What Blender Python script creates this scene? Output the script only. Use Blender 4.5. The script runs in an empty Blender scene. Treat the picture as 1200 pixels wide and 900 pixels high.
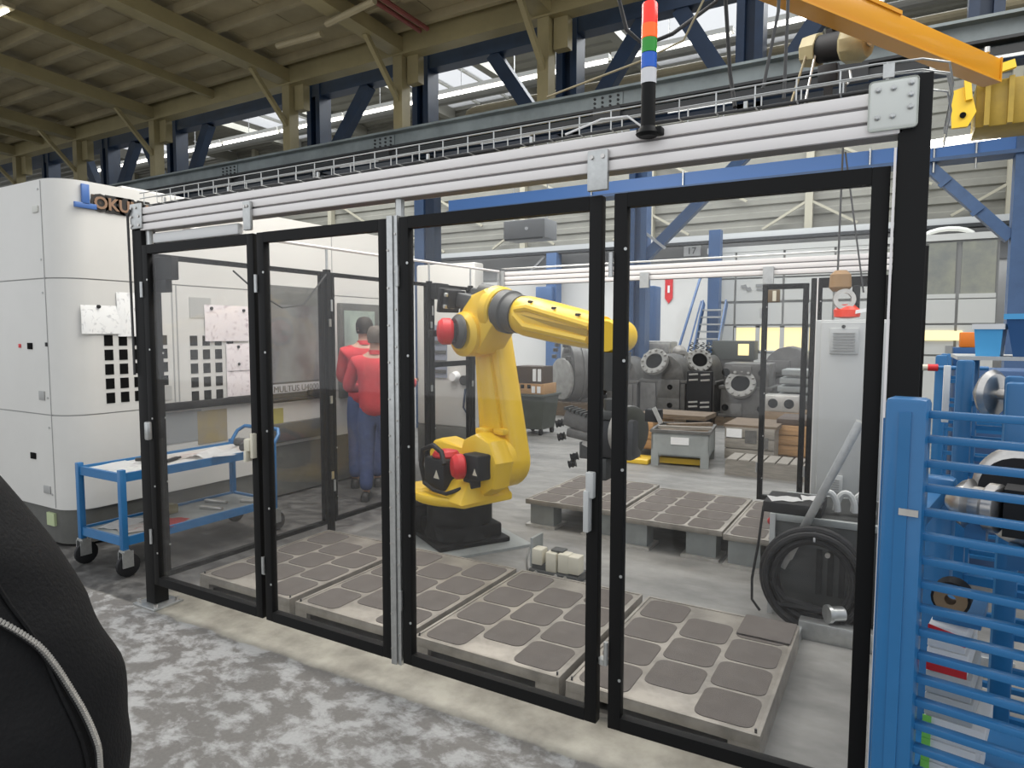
import bpy, bmesh, math, random
from mathutils import Vector as V, Matrix as Mx, noise as mnoise
random.seed(7)
S = bpy.context.scene
C = S.collection
PI = math.pi

# ------------------------------------------------------------------ camera, light, exposure
cam_d = bpy.data.cameras.new('camera'); cam = bpy.data.objects.new('camera', cam_d); C.objects.link(cam)
cam_d.sensor_width = 36; cam_d.lens = 787.27/1200*36; cam_d.clip_start = .05; cam_d.clip_end = 200
CR, CU, CF = V((0.86419, 0.50316, 0.00215)), V((-0.03955, 0.06367, 0.99719)), V((-0.50160, 0.86185, -0.07492))
CAM = V((3.8852, -2.3477, 1.65))
cam.matrix_world = Mx(((CR.x, CU.x, -CF.x, CAM.x), (CR.y, CU.y, -CF.y, CAM.y), (CR.z, CU.z, -CF.z, CAM.z), (0, 0, 0, 1)))
S.camera = cam
w = bpy.data.worlds.new('overcast_sky'); S.world = w; w.use_nodes = True
bg = w.node_tree.nodes['Background']; bg.inputs[0].default_value = (.93, .96, 1, 1); bg.inputs[1].default_value = 1.0
def area(name, loc, sx, sy, power, col=(1, .97, .92), rot=(0, 0, 0)):
    l = bpy.data.lights.new(name, 'AREA'); l.shape = 'RECTANGLE'; l.size = sx; l.size_y = sy; l.energy = power; l.color = col
    o = bpy.data.objects.new(name, l); C.objects.link(o); o.location = loc; o.rotation_euler = rot
    return o
area('skylight_daylight', (-6, 12.5, 8.8), 22, 5, 2300, (.95, .98, 1))
area('hall_lamps_cell', (1.2, 2.2, 5.2), 4, 2, 130)
area('machine_fill_light', (-.6, 2.4, 4.8), 1.2, 4, 95)  # added fill light brightening the machine face, no lamp fixture there
area('hall_lamps_right', (6, 3, 6.5), 3, 4, 160)
S.view_settings.view_transform = 'Standard'; S.view_settings.look = 'None'; S.view_settings.gamma = 1
S.view_settings.exposure = 0.22
S.cycles.max_bounces = 8; S.cycles.transparent_max_bounces = 24; S.cycles.diffuse_bounces = 4; S.cycles.glossy_bounces = 3
S.cycles.caustics_reflective = False; S.cycles.caustics_refractive = False
S.cycles.sample_clamp_indirect = 6

# ------------------------------------------------------------------ materials
MATS = {}
def mat(name, col, rough=.5, metal=0, var=0, vscale=6, bump=0, bscale=60, col2=None, emit=0, coat=0, stretch=None):
    if name in MATS: return MATS[name]
    m = bpy.data.materials.new(name); m.use_nodes = True; MATS[name] = m
    nt = m.node_tree; N = nt.nodes; L = nt.links; b = N['Principled BSDF']
    b.inputs['Base Color'].default_value = (*col, 1); b.inputs['Roughness'].default_value = rough; b.inputs['Metallic'].default_value = metal
    if coat: b.inputs['Coat Weight'].default_value = coat
    if emit:
        b.inputs['Emission Color'].default_value = (*col, 1); b.inputs['Emission Strength'].default_value = emit
    if var or bump or col2:
        tc = N.new('ShaderNodeTexCoord'); mp = N.new('ShaderNodeMapping'); L.new(tc.outputs['Object'], mp.inputs[0])
        if stretch: mp.inputs['Scale'].default_value = stretch
    if var or col2:
        n = N.new('ShaderNodeTexNoise'); n.inputs['Scale'].default_value = vscale; n.inputs['Detail'].default_value = 5; n.inputs['Roughness'].default_value = .65
        L.new(mp.outputs[0], n.inputs['Vector'])
        r = N.new('ShaderNodeValToRGB'); L.new(n.outputs['Fac'], r.inputs[0]); L.new(r.outputs[0], b.inputs['Base Color'])
        c2 = col2 or tuple(c*(1-var) for c in col)
        r.color_ramp.elements[0].position = .35; r.color_ramp.elements[1].position = .65
        r.color_ramp.elements[0].color = (*c2, 1); r.color_ramp.elements[1].color = (*col, 1)
    if bump:
        n2 = N.new('ShaderNodeTexNoise'); n2.inputs['Scale'].default_value = bscale; n2.inputs['Detail'].default_value = 4
        L.new(mp.outputs[0], n2.inputs['Vector'])
        bp = N.new('ShaderNodeBump'); bp.inputs['Strength'].default_value = bump; bp.inputs['Distance'].default_value = .01
        L.new(n2.outputs['Fac'], bp.inputs['Height']); L.new(bp.outputs[0], b.inputs['Normal'])
    return m
white = mat('machine_white', (.63, .62, .585), .38, var=.04, vscale=2)
plinth = mat('plinth_grey', (.11, .11, .10), .5, var=.2)
black = mat('black_powder_coat', (.006, .006, .006), .6); black.node_tree.nodes['Principled BSDF'].inputs['Specular IOR Level'].default_value = .22
rubber = mat('black_rubber', (.011, .011, .012), .6); rubber.node_tree.nodes['Principled BSDF'].inputs['Specular IOR Level'].default_value = .35
dark = mat('dark_void', (.006, .006, .006), .9); dark.node_tree.nodes['Principled BSDF'].inputs['Specular IOR Level'].default_value = .1
alu = mat('anodised_aluminium', (.82, .785, .765), .45, 0)
alud = mat('aluminium_groove', (.23, .22, .22), .5, .3)
zinc = mat('zinc_steel', (.55, .56, .55), .35, .8, var=.15, vscale=30)
plate_white = mat('grey_white_plate', (.68, .70, .66), .5)
steel = mat('bright_steel', (.62, .60, .57), .28, .9, var=.2, vscale=20)
blue = mat('blue_enamel', (.018, .15, .36), .38, var=.12, vscale=4, coat=.15)
blue_l = mat('light_blue_plastic', (.09, .42, .78), .4)
blue_d = mat('dark_blue_plastic', (.02, .09, .24), .42)
navy = mat('navy_steel', (.008, .026, .064), .5, var=.3, vscale=3)
hallblue = mat('hall_blue_steel', (.07, .14, .29), .45, var=.2, vscale=3)
brightblue = mat('bright_blue_beam', (.07, .20, .52), .4)
yellow = mat('robot_yellow', (.86, .56, .028), .36, var=.05, vscale=5, coat=.2)
craney = mat('crane_orange_yellow', (.66, .29, .010), .35, coat=.2)
craney2 = mat('bridge_yellow_shaded', (.40, .27, .03), .5, var=.25, vscale=4)  # yellow dulled, the shade inside the crane end is put into the colour
red = mat('red_plastic', (.62, .02, .025), .4)
redcloth = mat('red_work_jacket', (.60, .045, .055), .8, var=.25, vscale=9, bump=.4, bscale=14)
denim = mat('blue_denim', (.065, .095, .22), .85, var=.3, vscale=14, bump=.3)
skin_m = mat('skin', (.50, .30, .22), .55)
hair_m = mat('dark_hair', (.03, .024, .02), .7, bump=.6, bscale=90)
hair_g = mat('grey_brown_hair', (.11, .09, .075), .7, bump=.6, bscale=90)
shoe_m = mat('black_leather', (.015, .014, .013), .5)
jacket_m = mat('black_jacket_cloth', (.007, .007, .0075), .75, var=.3, vscale=5, bump=.2, bscale=180); jacket_m.node_tree.nodes['Principled BSDF'].inputs['Specular IOR Level'].default_value = .22
beige = mat('beige_roof_paint', (.36, .305, .185), .6, var=.25, vscale=1.2)
beige2 = mat('beige_beam_paint', (.285, .24, .12), .55, var=.2, vscale=1.5)
cladding = mat('grey_beige_cladding', (.21, .205, .175), .6, var=.2, vscale=.8)
girder_m = mat('grey_blue_girder', (.25, .29, .295), .5, var=.35, vscale=1.5)
girder_d = mat('dark_crane_rail', (.02, .022, .024), .6)
cast = mat('grey_casting', (.17, .165, .155), .5, .25, var=.35, vscale=9, bump=.4, bscale=25)
cast_l = mat('light_casting', (.40, .39, .36), .5, .25, var=.3, vscale=9, bump=.3, bscale=25)
machined = mat('machined_face', (.62, .60, .56), .35, .6, var=.2, vscale=15)
grey_box = mat('grey_painted_steel', (.33, .35, .34), .5, var=.2, vscale=5)
ctrl_grey = mat('controller_grey', (.075, .078, .076), .5, var=.15, vscale=6)
cab_grey = mat('cabinet_grey', (.52, .53, .52), .45, var=.05)
wood = mat('orange_brown_wood', (.52, .30, .13), .6, var=.35, vscale=5, stretch=(1, 8, 8))
wood_d = mat('weathered_wood', (.20, .145, .095), .75, var=.45, vscale=5, stretch=(1, 8, 8))
wood_g = mat('grey_pallet_wood', (.30, .275, .235), .75, var=.3, vscale=6, stretch=(1, 7, 7))
carton = mat('brown_carton', (.30, .20, .11), .75, var=.2)
carton_d = mat('dark_brown_carton', (.075, .05, .035), .7, var=.2)
bin_m = mat('dark_green_grey_bin', (.075, .085, .072), .55, var=.2)
plate_m = mat('worn_steel_deck', (.37, .34, .295), .45, .25, var=.42, vscale=5.5, bump=.15, bscale=40)
pad_m = mat('anti_slip_pad', (.135, .118, .106), .85, var=.15, vscale=10, bump=.6, bscale=300)
cream = mat('cream_plastic', (.66, .62, .50), .5)
paper_w = mat('white_paper', (.80, .80, .79), .7)
panel_w = mat('office_panel_white', (.68, .68, .64), .5)
seam_m = mat('panel_seam_grey', (.34, .34, .33), .5)
warmlit = mat('lit_office_glass', (1, .83, .40), .4, emit=.75)
tube_m = mat('lit_tube', (1, .97, .9), .4, emit=6)
orange = mat('orange_plastic', (.85, .22, .02), .4)
green = mat('lime_green_paint', (.25, .70, .12), .5)
beige_hoist = mat('hoist_beige', (.36, .31, .17), .5, var=.2)
cordm = mat('grey_cord', (.06, .06, .06), .6)
partition = mat('wall_paint_light', (.66, .65, .62), .6, var=.06, vscale=1)
wall_grey = mat('wall_band_grey', (.24, .24, .235), .6, var=.15, vscale=1)
lampred = mat('lamp_red', (1, .025, .015), .2, emit=.75)
lamporange = mat('lamp_orange', (1, .12, .015), .2, emit=.5)
lampgreen = mat('lamp_green', (.03, .33, .035), .25)
lampblue = mat('lamp_blue', (.015, .13, .62), .25)
lampclear = mat('lamp_clear', (.72, .72, .74), .25)
screen_m = mat('screen_pale', (.40, .47, .40), .3, col2=(.22, .26, .24), vscale=3, emit=0)
red_pipe = mat('dull_red_pipe', (.20, .055, .045), .5)

def glass_mat(name, tint=.96, gloss=.02, haze=.0):
    m = bpy.data.materials.new(name); m.use_nodes = True; MATS[name] = m
    nt = m.node_tree; N = nt.nodes; L = nt.links; N.remove(N['Principled BSDF']); out = N['Material Output']
    t = N.new('ShaderNodeBsdfTransparent'); t.inputs[0].default_value = (tint, tint, tint, 1)
    g = N.new('ShaderNodeBsdfGlossy'); g.inputs['Roughness'].default_value = gloss
    f = N.new('ShaderNodeLayerWeight'); f.inputs[0].default_value = .5
    pw = N.new('ShaderNodeMath'); pw.operation = 'POWER'; L.new(f.outputs['Facing'], pw.inputs[0]); pw.inputs[1].default_value = 5
    ma = N.new('ShaderNodeMath'); ma.operation = 'MULTIPLY_ADD'; L.new(pw.outputs[0], ma.inputs[0]); ma.inputs[1].default_value = .9; ma.inputs[2].default_value = .024
    mx = N.new('ShaderNodeMixShader'); L.new(ma.outputs[0], mx.inputs[0]); L.new(t.outputs[0], mx.inputs[1]); L.new(g.outputs[0], mx.inputs[2])
    last = mx
    if haze:
        d = N.new('ShaderNodeBsdfTranslucent'); d.inputs[0].default_value = (.9, .9, .9, 1)
        m2 = N.new('ShaderNodeMixShader'); m2.inputs[0].default_value = haze; L.new(mx.outputs[0], m2.inputs[1]); L.new(d.outputs[0], m2.inputs[2]); last = m2
    L.new(last.outputs[0], out.inputs[0]); return m
glass = glass_mat('clear_polycarbonate', .985, .02, .006)
frost = glass_mat('frosted_glass', .9, .3, .45)
skyglass = glass_mat('skylight_glass', .97, .2, .3)
smoked = mat('smoked_window_reflections', (.22, .235, .225), .22, col2=(.10, .085, .085), vscale=1.6)  # paler grey stands for reflections, coloured into the dark glass

def print_mat(name, base, ink, rows, seed=0):
    # a printed sheet: faint lines of print and a drawing blotch
    m = bpy.data.materials.new(name); m.use_nodes = True; MATS[name] = m
    nt = m.node_tree; N = nt.nodes; L = nt.links; b = N['Principled BSDF']; b.inputs['Roughness'].default_value = .6
    tc = N.new('ShaderNodeTexCoord'); mp = N.new('ShaderNodeMapping'); L.new(tc.outputs['Generated'], mp.inputs[0]); mp.inputs['Location'].default_value = (seed, seed*.37, seed*.7)
    n = N.new('ShaderNodeTexNoise'); n.inputs['Scale'].default_value = rows; n.inputs['Detail'].default_value = 6; L.new(mp.outputs[0], n.inputs['Vector'])
    r = N.new('ShaderNodeValToRGB'); r.color_ramp.elements[0].position = .30; r.color_ramp.elements[1].position = .45
    r.color_ramp.elements[0].color = (*ink, 1); r.color_ramp.elements[1].color = (*base, 1)
    L.new(n.outputs['Fac'], r.inputs[0]); L.new(r.outputs[0], b.inputs['Base Color']); return m
sheet_m = print_mat('printed_sheet', (.82, .82, .80), (.50, .50, .50), 5)
sheet_pink = print_mat('pinkish_printed_sheet', (.76, .70, .70), (.50, .42, .44), 6, 3)
mag_m = print_mat('red_magazine_cover', (.74, .70, .66), (.55, .06, .08), 3, 5)

# floor: blotchy paint in the aisle, bare beige strip under the doors, smooth grey inside
def floor_mat():
    m = bpy.data.materials.new('workshop_floor'); m.use_nodes = True
    nt = m.node_tree; N = nt.nodes; L = nt.links; b = N['Principled BSDF']
    tc = N.new('ShaderNodeTexCoord')
    def noise(sc, det=6, ro=.6, stretch=None, dist=0):
        n = N.new('ShaderNodeTexNoise'); n.inputs['Scale'].default_value = sc; n.inputs['Detail'].default_value = det; n.inputs['Roughness'].default_value = ro
        n.inputs['Distortion'].default_value = dist
        if stretch:
            mp = N.new('ShaderNodeMapping'); mp.inputs['Scale'].default_value = stretch; L.new(tc.outputs['Object'], mp.inputs[0]); L.new(mp.outputs[0], n.inputs['Vector'])
        else: L.new(tc.outputs['Object'], n.inputs['Vector'])
        return n
    def ramp(src, p0, c0, p1, c1):
        r = N.new('ShaderNodeValToRGB'); e = r.color_ramp.elements
        e[0].position = p0; e[0].color = (*c0, 1); e[1].position = p1; e[1].color = (*c1, 1); L.new(src, r.inputs[0]); return r
    def mixc(f, a, c):
        x = N.new('ShaderNodeMix'); x.data_type = 'RGBA'; L.new(f, x.inputs[0]); L.new(a, x.inputs[6]); L.new(c, x.inputs[7]); return x.outputs[2]
    def math_(op, a, bv, clamp=False):
        x = N.new('ShaderNodeMath'); x.operation = op; x.use_clamp = clamp
        for i, q in enumerate((a, bv)):
            if isinstance(q, (int, float)): x.inputs[i].default_value = q
            else: L.new(q, x.inputs[i])
        return x.outputs[0]
    sep = N.new('ShaderNodeSeparateXYZ'); L.new(tc.outputs['Object'], sep.inputs[0])
    n1 = noise(6.5, 12, .68, (1, 1.3, 1), .25); n2 = noise(1.5, 4); n3 = noise(60, 3)
    s = math_('ADD', math_('MULTIPLY', n1.outputs[0], .8), math_('MULTIPLY', n2.outputs[0], .2))
    aisle = ramp(s, .475, (.18, .17, .157), .575, (.415, .412, .40))
    dirt = ramp(n3.outputs[0], .3, (.78, .78, .78), .6, (1, 1, 1))
    a2 = N.new('ShaderNodeMix'); a2.data_type = 'RGBA'; a2.blend_type = 'MULTIPLY'; a2.inputs[0].default_value = .6
    L.new(aisle.outputs[0], a2.inputs[6]); L.new(dirt.outputs[0], a2.inputs[7])
    n4 = noise(4, 6, .6)
    strip = ramp(n4.outputs[0], .35, (.19, .175, .145), .62, (.36, .34, .285))
    n5 = noise(1.6, 6, .62, (1, 2.2, 1))
    inner = ramp(n5.outputs[0], .35, (.155, .152, .143), .66, (.275, .268, .25))
    wob = math_('MULTIPLY', math_('SUBTRACT', n4.outputs[0], .5), .08)
    yy = math_('ADD', sep.outputs[1], wob)
    f1 = math_('MULTIPLY', math_('ADD', yy, .07), 60, True)
    f2 = math_('MULTIPLY', math_('SUBTRACT', yy, .22), 14, True)
    # the bare strip only runs along the fence
    c = mixc(f1, a2.outputs[2], strip.outputs[0]); c = mixc(f2, c, inner.outputs[0])
    # left of the enclosure the floor turns darker and blotchy
    fx = math_('MULTIPLY', math_('SUBTRACT', -.05, sep.outputs[0]), 8, True)
    fy = math_('MULTIPLY', math_('SUBTRACT', 4.6, sep.outputs[1]), 2, True)
    dk = ramp(n1.outputs[0], .42, (.05, .048, .046), .64, (.13, .127, .12))
    c = mixc(math_('MULTIPLY', math_('MULTIPLY', fx, fy), f1), c, dk.outputs[0])
    L.new(c, b.inputs['Base Color'])
    rr = ramp(s, .4, (.42, .42, .42), .6, (.6, .6, .6)); L.new(rr.outputs[0], b.inputs['Roughness'])
    bp = N.new('ShaderNodeBump'); bp.inputs['Strength'].default_value = .12; bp.inputs['Distance'].default_value = .004; L.new(n1.outputs[0], bp.inputs['Height']); L.new(bp.outputs[0], b.inputs['Normal'])
    return m

# ------------------------------------------------------------------ mesh helpers
WM = {}                                       # world matrix of every thing or part, by name
class MB:
    def __init__(s): s.b = bmesh.new()
    def _xf(s, vs, M):
        if M is not None: bmesh.ops.transform(s.b, matrix=M, verts=vs)
    def box(s, x0, x1, y0, y1, z0, z1, bev=0, M=None, seg=2):
        r = bmesh.ops.create_cube(s.b, size=1)['verts']
        bmesh.ops.transform(s.b, verts=r, matrix=Mx.Translation(((x0+x1)/2, (y0+y1)/2, (z0+z1)/2)) @ Mx.Diagonal((abs(x1-x0), abs(y1-y0), abs(z1-z0), 1)))
        if M is not None: s._xf(r, M)
        if bev:
            es = list({e for v in r for e in v.link_edges})
            bmesh.ops.bevel(s.b, geom=es, offset=bev, segments=seg, affect='EDGES', profile=.5)
        return s
    def bar(s, p, q, w, h, up=(0, 0, 1), bev=0):
        p, q = V(p), V(q); d = q-p; l = d.length; d.normalize(); u = V(up)
        if abs(d.dot(u)) > .98: u = V((0, 1, 0))
        r = d.cross(u).normalized(); u = r.cross(d)
        M = Mx(((d.x, r.x, u.x, p.x), (d.y, r.y, u.y, p.y), (d.z, r.z, u.z, p.z), (0, 0, 0, 1)))
        return s.box(0, l, -w/2, w/2, -h/2, h/2, bev, M)
    def frame(s, p, d):
        d = V(d).normalized(); u = V((0, 0, 1)) if abs(d.z) < .95 else V((0, 1, 0))
        r = u.cross(d).normalized(); t = d.cross(r)
        return Mx(((r.x, t.x, d.x, p[0]), (r.y, t.y, d.y, p[1]), (r.z, t.z, d.z, p[2]), (0, 0, 0, 1)))
    def lathe(s, prof, p, d, n=20, cap=True):
        M = s.frame(V(p), d); rings = []
        for rr, h in prof:
            rings.append([s.b.verts.new(M @ V((rr*math.cos(2*PI*i/n), rr*math.sin(2*PI*i/n), h))) for i in range(n)])
        for a, c in zip(rings, rings[1:]):
            for i in range(n): s.b.faces.new((a[i], a[(i+1) % n], c[(i+1) % n], c[i]))
        if cap:
            s.b.faces.new(rings[0][::-1]); s.b.faces.new(rings[-1])
        return s
    def ring(s, ro, ri, p, d, h, n=24):
        M = s.frame(V(p), d); R = []
        for rr, z in ((ri, 0), (ro, 0), (ro, h), (ri, h)):
            R.append([s.b.verts.new(M @ V((rr*math.cos(2*PI*i/n), rr*math.sin(2*PI*i/n), z))) for i in range(n)])
        for k in range(4):
            a, c = R[k], R[(k+1) % 4]
            for i in range(n): s.b.faces.new((a[i], a[(i+1) % n], c[(i+1) % n], c[i]))
        return s
    def cyl(s, p, q, r, r2=None, n=16):
        p, q = V(p), V(q); return s.lathe([(r, 0), (r if r2 is None else r2, (q-p).length)], p, q-p, n)
    def tube(s, pts, r, n=8, closed=False):
        pts = [V(p) for p in pts]; rings = []; m = len(pts); prev = None
        for i, p in enumerate(pts):
            a = pts[i-1] if (i or closed) else p; c = pts[(i+1) % m] if (i < m-1 or closed) else p
            d = (c-a).normalized()
            if prev is None:
                u = V((0, 0, 1)) if abs(d.z) < .9 else V((1, 0, 0)); x = u.cross(d).normalized()
            else: x = (prev-d*prev.dot(d)).normalized()
            prev = x; y = d.cross(x)
            rings.append([s.b.verts.new(p+(x*math.cos(2*PI*k/n)+y*math.sin(2*PI*k/n))*r) for k in range(n)])
        for i in range(m if closed else m-1):
            a, c = rings[i], rings[(i+1) % m]
            for k in range(n): s.b.faces.new((a[k], a[(k+1) % n], c[(k+1) % n], c[k]))
        if not closed: s.b.faces.new(rings[0][::-1]); s.b.faces.new(rings[-1])
        return s
    def prism(s, pts, ext, bev=0):
        a = [s.b.verts.new(V(p)) for p in pts]; c = [s.b.verts.new(V(p)+V(ext)) for p in pts]; n = len(a)
        s.b.faces.new(a[::-1]); s.b.faces.new(c)
        for i in range(n): s.b.faces.new((a[i], a[(i+1) % n], c[(i+1) % n], c[i]))
        if bev:
            es = [e for v in a for e in v.link_edges if e.other_vert(v) in a]+[e for v in c for e in v.link_edges if e.other_vert(v) in c]
            bmesh.ops.bevel(s.b, geom=list(set(es)), offset=bev, segments=2, affect='EDGES', profile=.5)
        return s
    def loft(s, rings, cap=True, closed=True):
        R = [[s.b.verts.new(V(p)) for p in r] for r in rings]; n = len(R[0])
        for a, c in zip(R, R[1:]):
            for i in range(n if closed else n-1): s.b.faces.new((a[i], a[(i+1) % n], c[(i+1) % n], c[i]))
        if cap: s.b.faces.new(R[0][::-1]); s.b.faces.new(R[-1])
        return s
    def build(s, name, m, parent=None, origin=None, local=False, smooth=35, sub=0):
        bmesh.ops.recalc_face_normals(s.b, faces=s.b.faces)
        if not local:
            if parent is not None: s.b.transform(WM[parent.name].inverted())
            elif origin is not None: s.b.transform(Mx.Translation(-V(origin)))
        me = bpy.data.meshes.new(name); s.b.to_mesh(me); s.b.free(); me.materials.append(m)
        if smooth:
            me.shade_smooth(); me.set_sharp_from_angle(angle=math.radians(smooth))
        o = bpy.data.objects.new(name, me); C.objects.link(o)
        if parent is not None: o.parent = parent; WM[o.name] = WM[parent.name].copy()
        else:
            o.location = origin or (0, 0, 0); WM[o.name] = Mx.Translation(V(origin or (0, 0, 0)))
        return o
def tag(o, label=None, cat=None, group=None, kind=None):
    if label: o['label'] = label
    if cat: o['category'] = cat
    if group: o['group'] = group
    if kind: o['kind'] = kind
    return o
def thing(name, label, cat, loc=(0, 0, 0), rz=0, group=None, kind=None):
    o = bpy.data.objects.new(name, None); C.objects.link(o); o.location = loc; o.rotation_euler = (0, 0, rz); o.empty_display_size = .1
    WM[o.name] = Mx.Translation(V(loc)) @ Mx.Rotation(rz, 4, 'Z')
    return tag(o, label, cat, group, kind)
def dup(root, loc, rz=None, label=None, group=None):
    r = root.copy(); C.objects.link(r); r.location = loc
    if rz is not None: r.rotation_euler = (0, 0, rz)
    if label: r['label'] = label
    if group: r['group'] = group
    WM[r.name] = Mx.Translation(V(loc)) @ Mx.Rotation(r.rotation_euler[2], 4, 'Z')
    for ch in list(root.children):
        c = ch.copy(); C.objects.link(c); c.parent = r; WM[c.name] = WM[r.name].copy()
        for g in list(ch.children):
            d = g.copy(); C.objects.link(d); d.parent = c; WM[d.name] = WM[r.name].copy()
    return r
def inst(src, parent, off):
    o = src.copy(); C.objects.link(o); o.parent = parent; o.location = V(src.location)+V(off); return o
def text_obj(name, body, size, m, M, ext=.004, offset=0, parent=None):
    cu = bpy.data.curves.new(name, 'FONT'); cu.body = body; cu.size = size; cu.extrude = ext; cu.offset = offset; cu.align_x = 'LEFT'; cu.resolution_u = 3
    tmp = bpy.data.objects.new(name+'_tmp', cu); C.objects.link(tmp)
    me = bpy.data.meshes.new_from_object(tmp.evaluated_get(bpy.context.evaluated_depsgraph_get())); bpy.data.objects.remove(tmp)
    me.transform(M)
    if parent is not None: me.transform(WM[parent.name].inverted())
    me.materials.clear(); me.materials.append(m); me.name = name
    o = bpy.data.objects.new(name, me); C.objects.link(o)
    if parent is not None: o.parent = parent; WM[o.name] = WM[parent.name].copy()
    return o
def axes(o, x, y):                          # matrix whose local x, y run along the given directions
    x, y = V(x).normalized(), V(y).normalized(); z = x.cross(y)
    return Mx(((x.x, y.x, z.x, o[0]), (x.y, y.y, z.y, o[1]), (x.z, y.z, z.z, o[2]), (0, 0, 0, 1)))
def skin_mesh(name, verts, edges, radii, m, parent, sub=2, root=0, M=None):
    me = bpy.data.meshes.new(name); me.from_pydata([V(v) for v in verts], edges, []); me.update()
    o = bpy.data.objects.new(name, me); C.objects.link(o)
    sk = o.modifiers.new('s', 'SKIN'); sk.use_smooth_shade = True
    for i, r in enumerate(radii):
        rr = r if isinstance(r, tuple) else (r, r)
        me.skin_vertices[0].data[i].radius = rr; me.skin_vertices[0].data[i].use_root = (i == root)
    sb = o.modifiers.new('b', 'SUBSURF'); sb.levels = sub; sb.render_levels = sub
    ev = bpy.data.meshes.new_from_object(o.evaluated_get(bpy.context.evaluated_depsgraph_get()))
    bpy.data.objects.remove(o); bpy.data.meshes.remove(me); ev.name = name
    if M is not None: ev.transform(M)
    ev.materials.clear(); ev.materials.append(m); ev.shade_smooth()
    o = bpy.data.objects.new(name, ev); C.objects.link(o); o.parent = parent
    if parent is not None: WM[o.name] = WM[parent.name].copy()
    return o

# ------------------------------------------------------------------ the setting
fl = MB().box(-45, 30, -12, 16.5, -.1, 0).build('floor', floor_mat()); tag(fl, kind='structure')

def corrugated(mb, x0, x1, a0, a1, h, pitch, plane):
    # trapezoid ribs running along X; plane 'z': profile runs in y at height h; plane 'y': profile runs in z at depth h
    n = max(2, int((a1-a0)/pitch)); p = (a1-a0)/n; prof = []
    for i in range(n):
        a = a0+i*p; prof += [(a, 0), (a+p*.4, 0), (a+p*.5, -.05), (a+p*.9, -.05)]
    prof.append((a1, 0)); back = [(a1, .03), (a0, .03)]
    pts = [(x0, a, h+d) if plane == 'z' else (x0, h+d, a) for a, d in prof+back]
    mb.prism(pts, (x1-x0, 0, 0))

wb = MB(); wb.box(-45, 30, 16.3, 16.5, 0, 3.35); wb = wb.build('wall_back', partition, smooth=0); tag(wb, kind='structure')
MB().box(-45, 30, 16.26, 16.5, 3.35, 4.15).build('wall_band', wall_grey, wb, smooth=0)
c = MB(); corrugated(c, -45, 30, 4.15, 9.0, 16.35, .34, 'y'); c.build('cladding', cladding, wb, smooth=0)
for i in range(17):
    x = -39.3+4.1*i; p = MB(); p.box(x-.09, x+.09, 16.1, 16.3, 4.3, 9).build('wall_post', mat('wall_steel_beige', (.33, .31, .24), .5), wb)
    MB().bar((x, 16.15, 5.0), (x+1.1, 16.15, 4.35), .06, .06).bar((x, 16.15, 5.0), (x-1.1, 16.15, 4.35), .06, .06).bar((x, 16.15, 6.6), (x+2.6, 16.15, 5.1), .06, .06).build('wall_brace', mat('wall_steel_beige', (.33, .31, .24), .5), wb)
wr = thing('runway_rail', 'pale grey runway rail along the far wall above the white cabin', 'rail', (0, 16, 4.1))
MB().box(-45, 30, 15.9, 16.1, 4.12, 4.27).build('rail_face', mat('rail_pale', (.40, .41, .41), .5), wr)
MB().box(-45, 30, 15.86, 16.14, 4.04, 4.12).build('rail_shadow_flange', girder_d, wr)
for x in (-5.3, 6.3, -14, -24): MB().box(x-.17, x+.17, 15.75, 16.1, 0, 4.05).build('column', hallblue, wr)
for x in (-6.4, -3.9): MB().bar((x, 15.95, 3.3), (x+.8, 15.95, 4.0), .06, .06).build('brace', wall_grey, wr)
sg = MB().box(-1.45, -1.0, 16.2, 16.26, 3.78, 4.06).build('bay_sign', paper_w, origin=(-1.2, 16.2, 3.78)); tag(sg, 'small pale bay sign under the far runway rail', 'sign')
text_obj('lettering', '17', .26, wall_grey, axes((-1.36, 16.19, 3.83), (1, 0, 0), (0, 0, 1)), parent=sg)

# low lean-to roof on the left
def zs(y): return 6.22+.048*(6-y)
ce = MB()
ce.prism([(-24, .4, zs(.4)+.03), (-24, 6.3, zs(6.3)+.03), (-24, 6.3, zs(6.3)+.06), (-24, .4, zs(.4)+.06)], (25, 0, 0))
ce = ce.build('ceiling', beige); tag(ce, kind='structure')
for i in range(24):
    x = -24+i*25/24; q = MB(); q.prism([(x+.006, .4, zs(.4)), (x+.006, 6.3, zs(6.3)), (x+.006, 6.3, zs(6.3)+.03), (x+.006, .4, zs(.4)+.03)], (25/24-.012, 0, 0)); q.build('roof_sheet', beige, ce)
for k in range(9):
    y = .75+k*.62; MB().box(-24, 1, y-.04, y+.04, zs(y)-.13, zs(y)).build('purlin', beige, ce)
for x in (-17.5, -14.8, -12.1, -9.25, -5.4, -2.95, -.45):
    q = MB(); q.prism([(x-.13, .4, zs(.4)-.13), (x-.13, 6.1, zs(6.1)-.13), (x-.13, 6.1, zs(6.1)-.34), (x-.13, .4, zs(.4)-.34)], (.26, 0, 0)); q.build('roof_beam', beige2, ce)
    MB().box(x-.085, x+.085, 5.9, 6.1, 4.76, 5.9).build('column', beige2, ce)
    MB().bar((x, 5.92, 5.2), (x, 5.2, 5.93), .07, .07).build('knee_brace', beige2, ce)
    MB().box(x+.11, x+.32, 6.0, 6.14, 5.45, 5.86).build('gusset', beige2, ce)
for x in (-7.3, -16.1, -13.4): MB().bar((x, .4, zs(.4)-.2), (x, 5.95, zs(5.95)-.2), .1, .14).build('secondary_beam', beige2, ce)
MB().box(-24, 1, 5.88, 6.12, 5.86, 6.2).build('eave_beam', beige2, ce)
pp = MB()
for dx in (0, .13): pp.tube([(-2.55+dx, .5, 6.25), (-2.35+dx, 5.7, 6.02)], .035)
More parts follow.
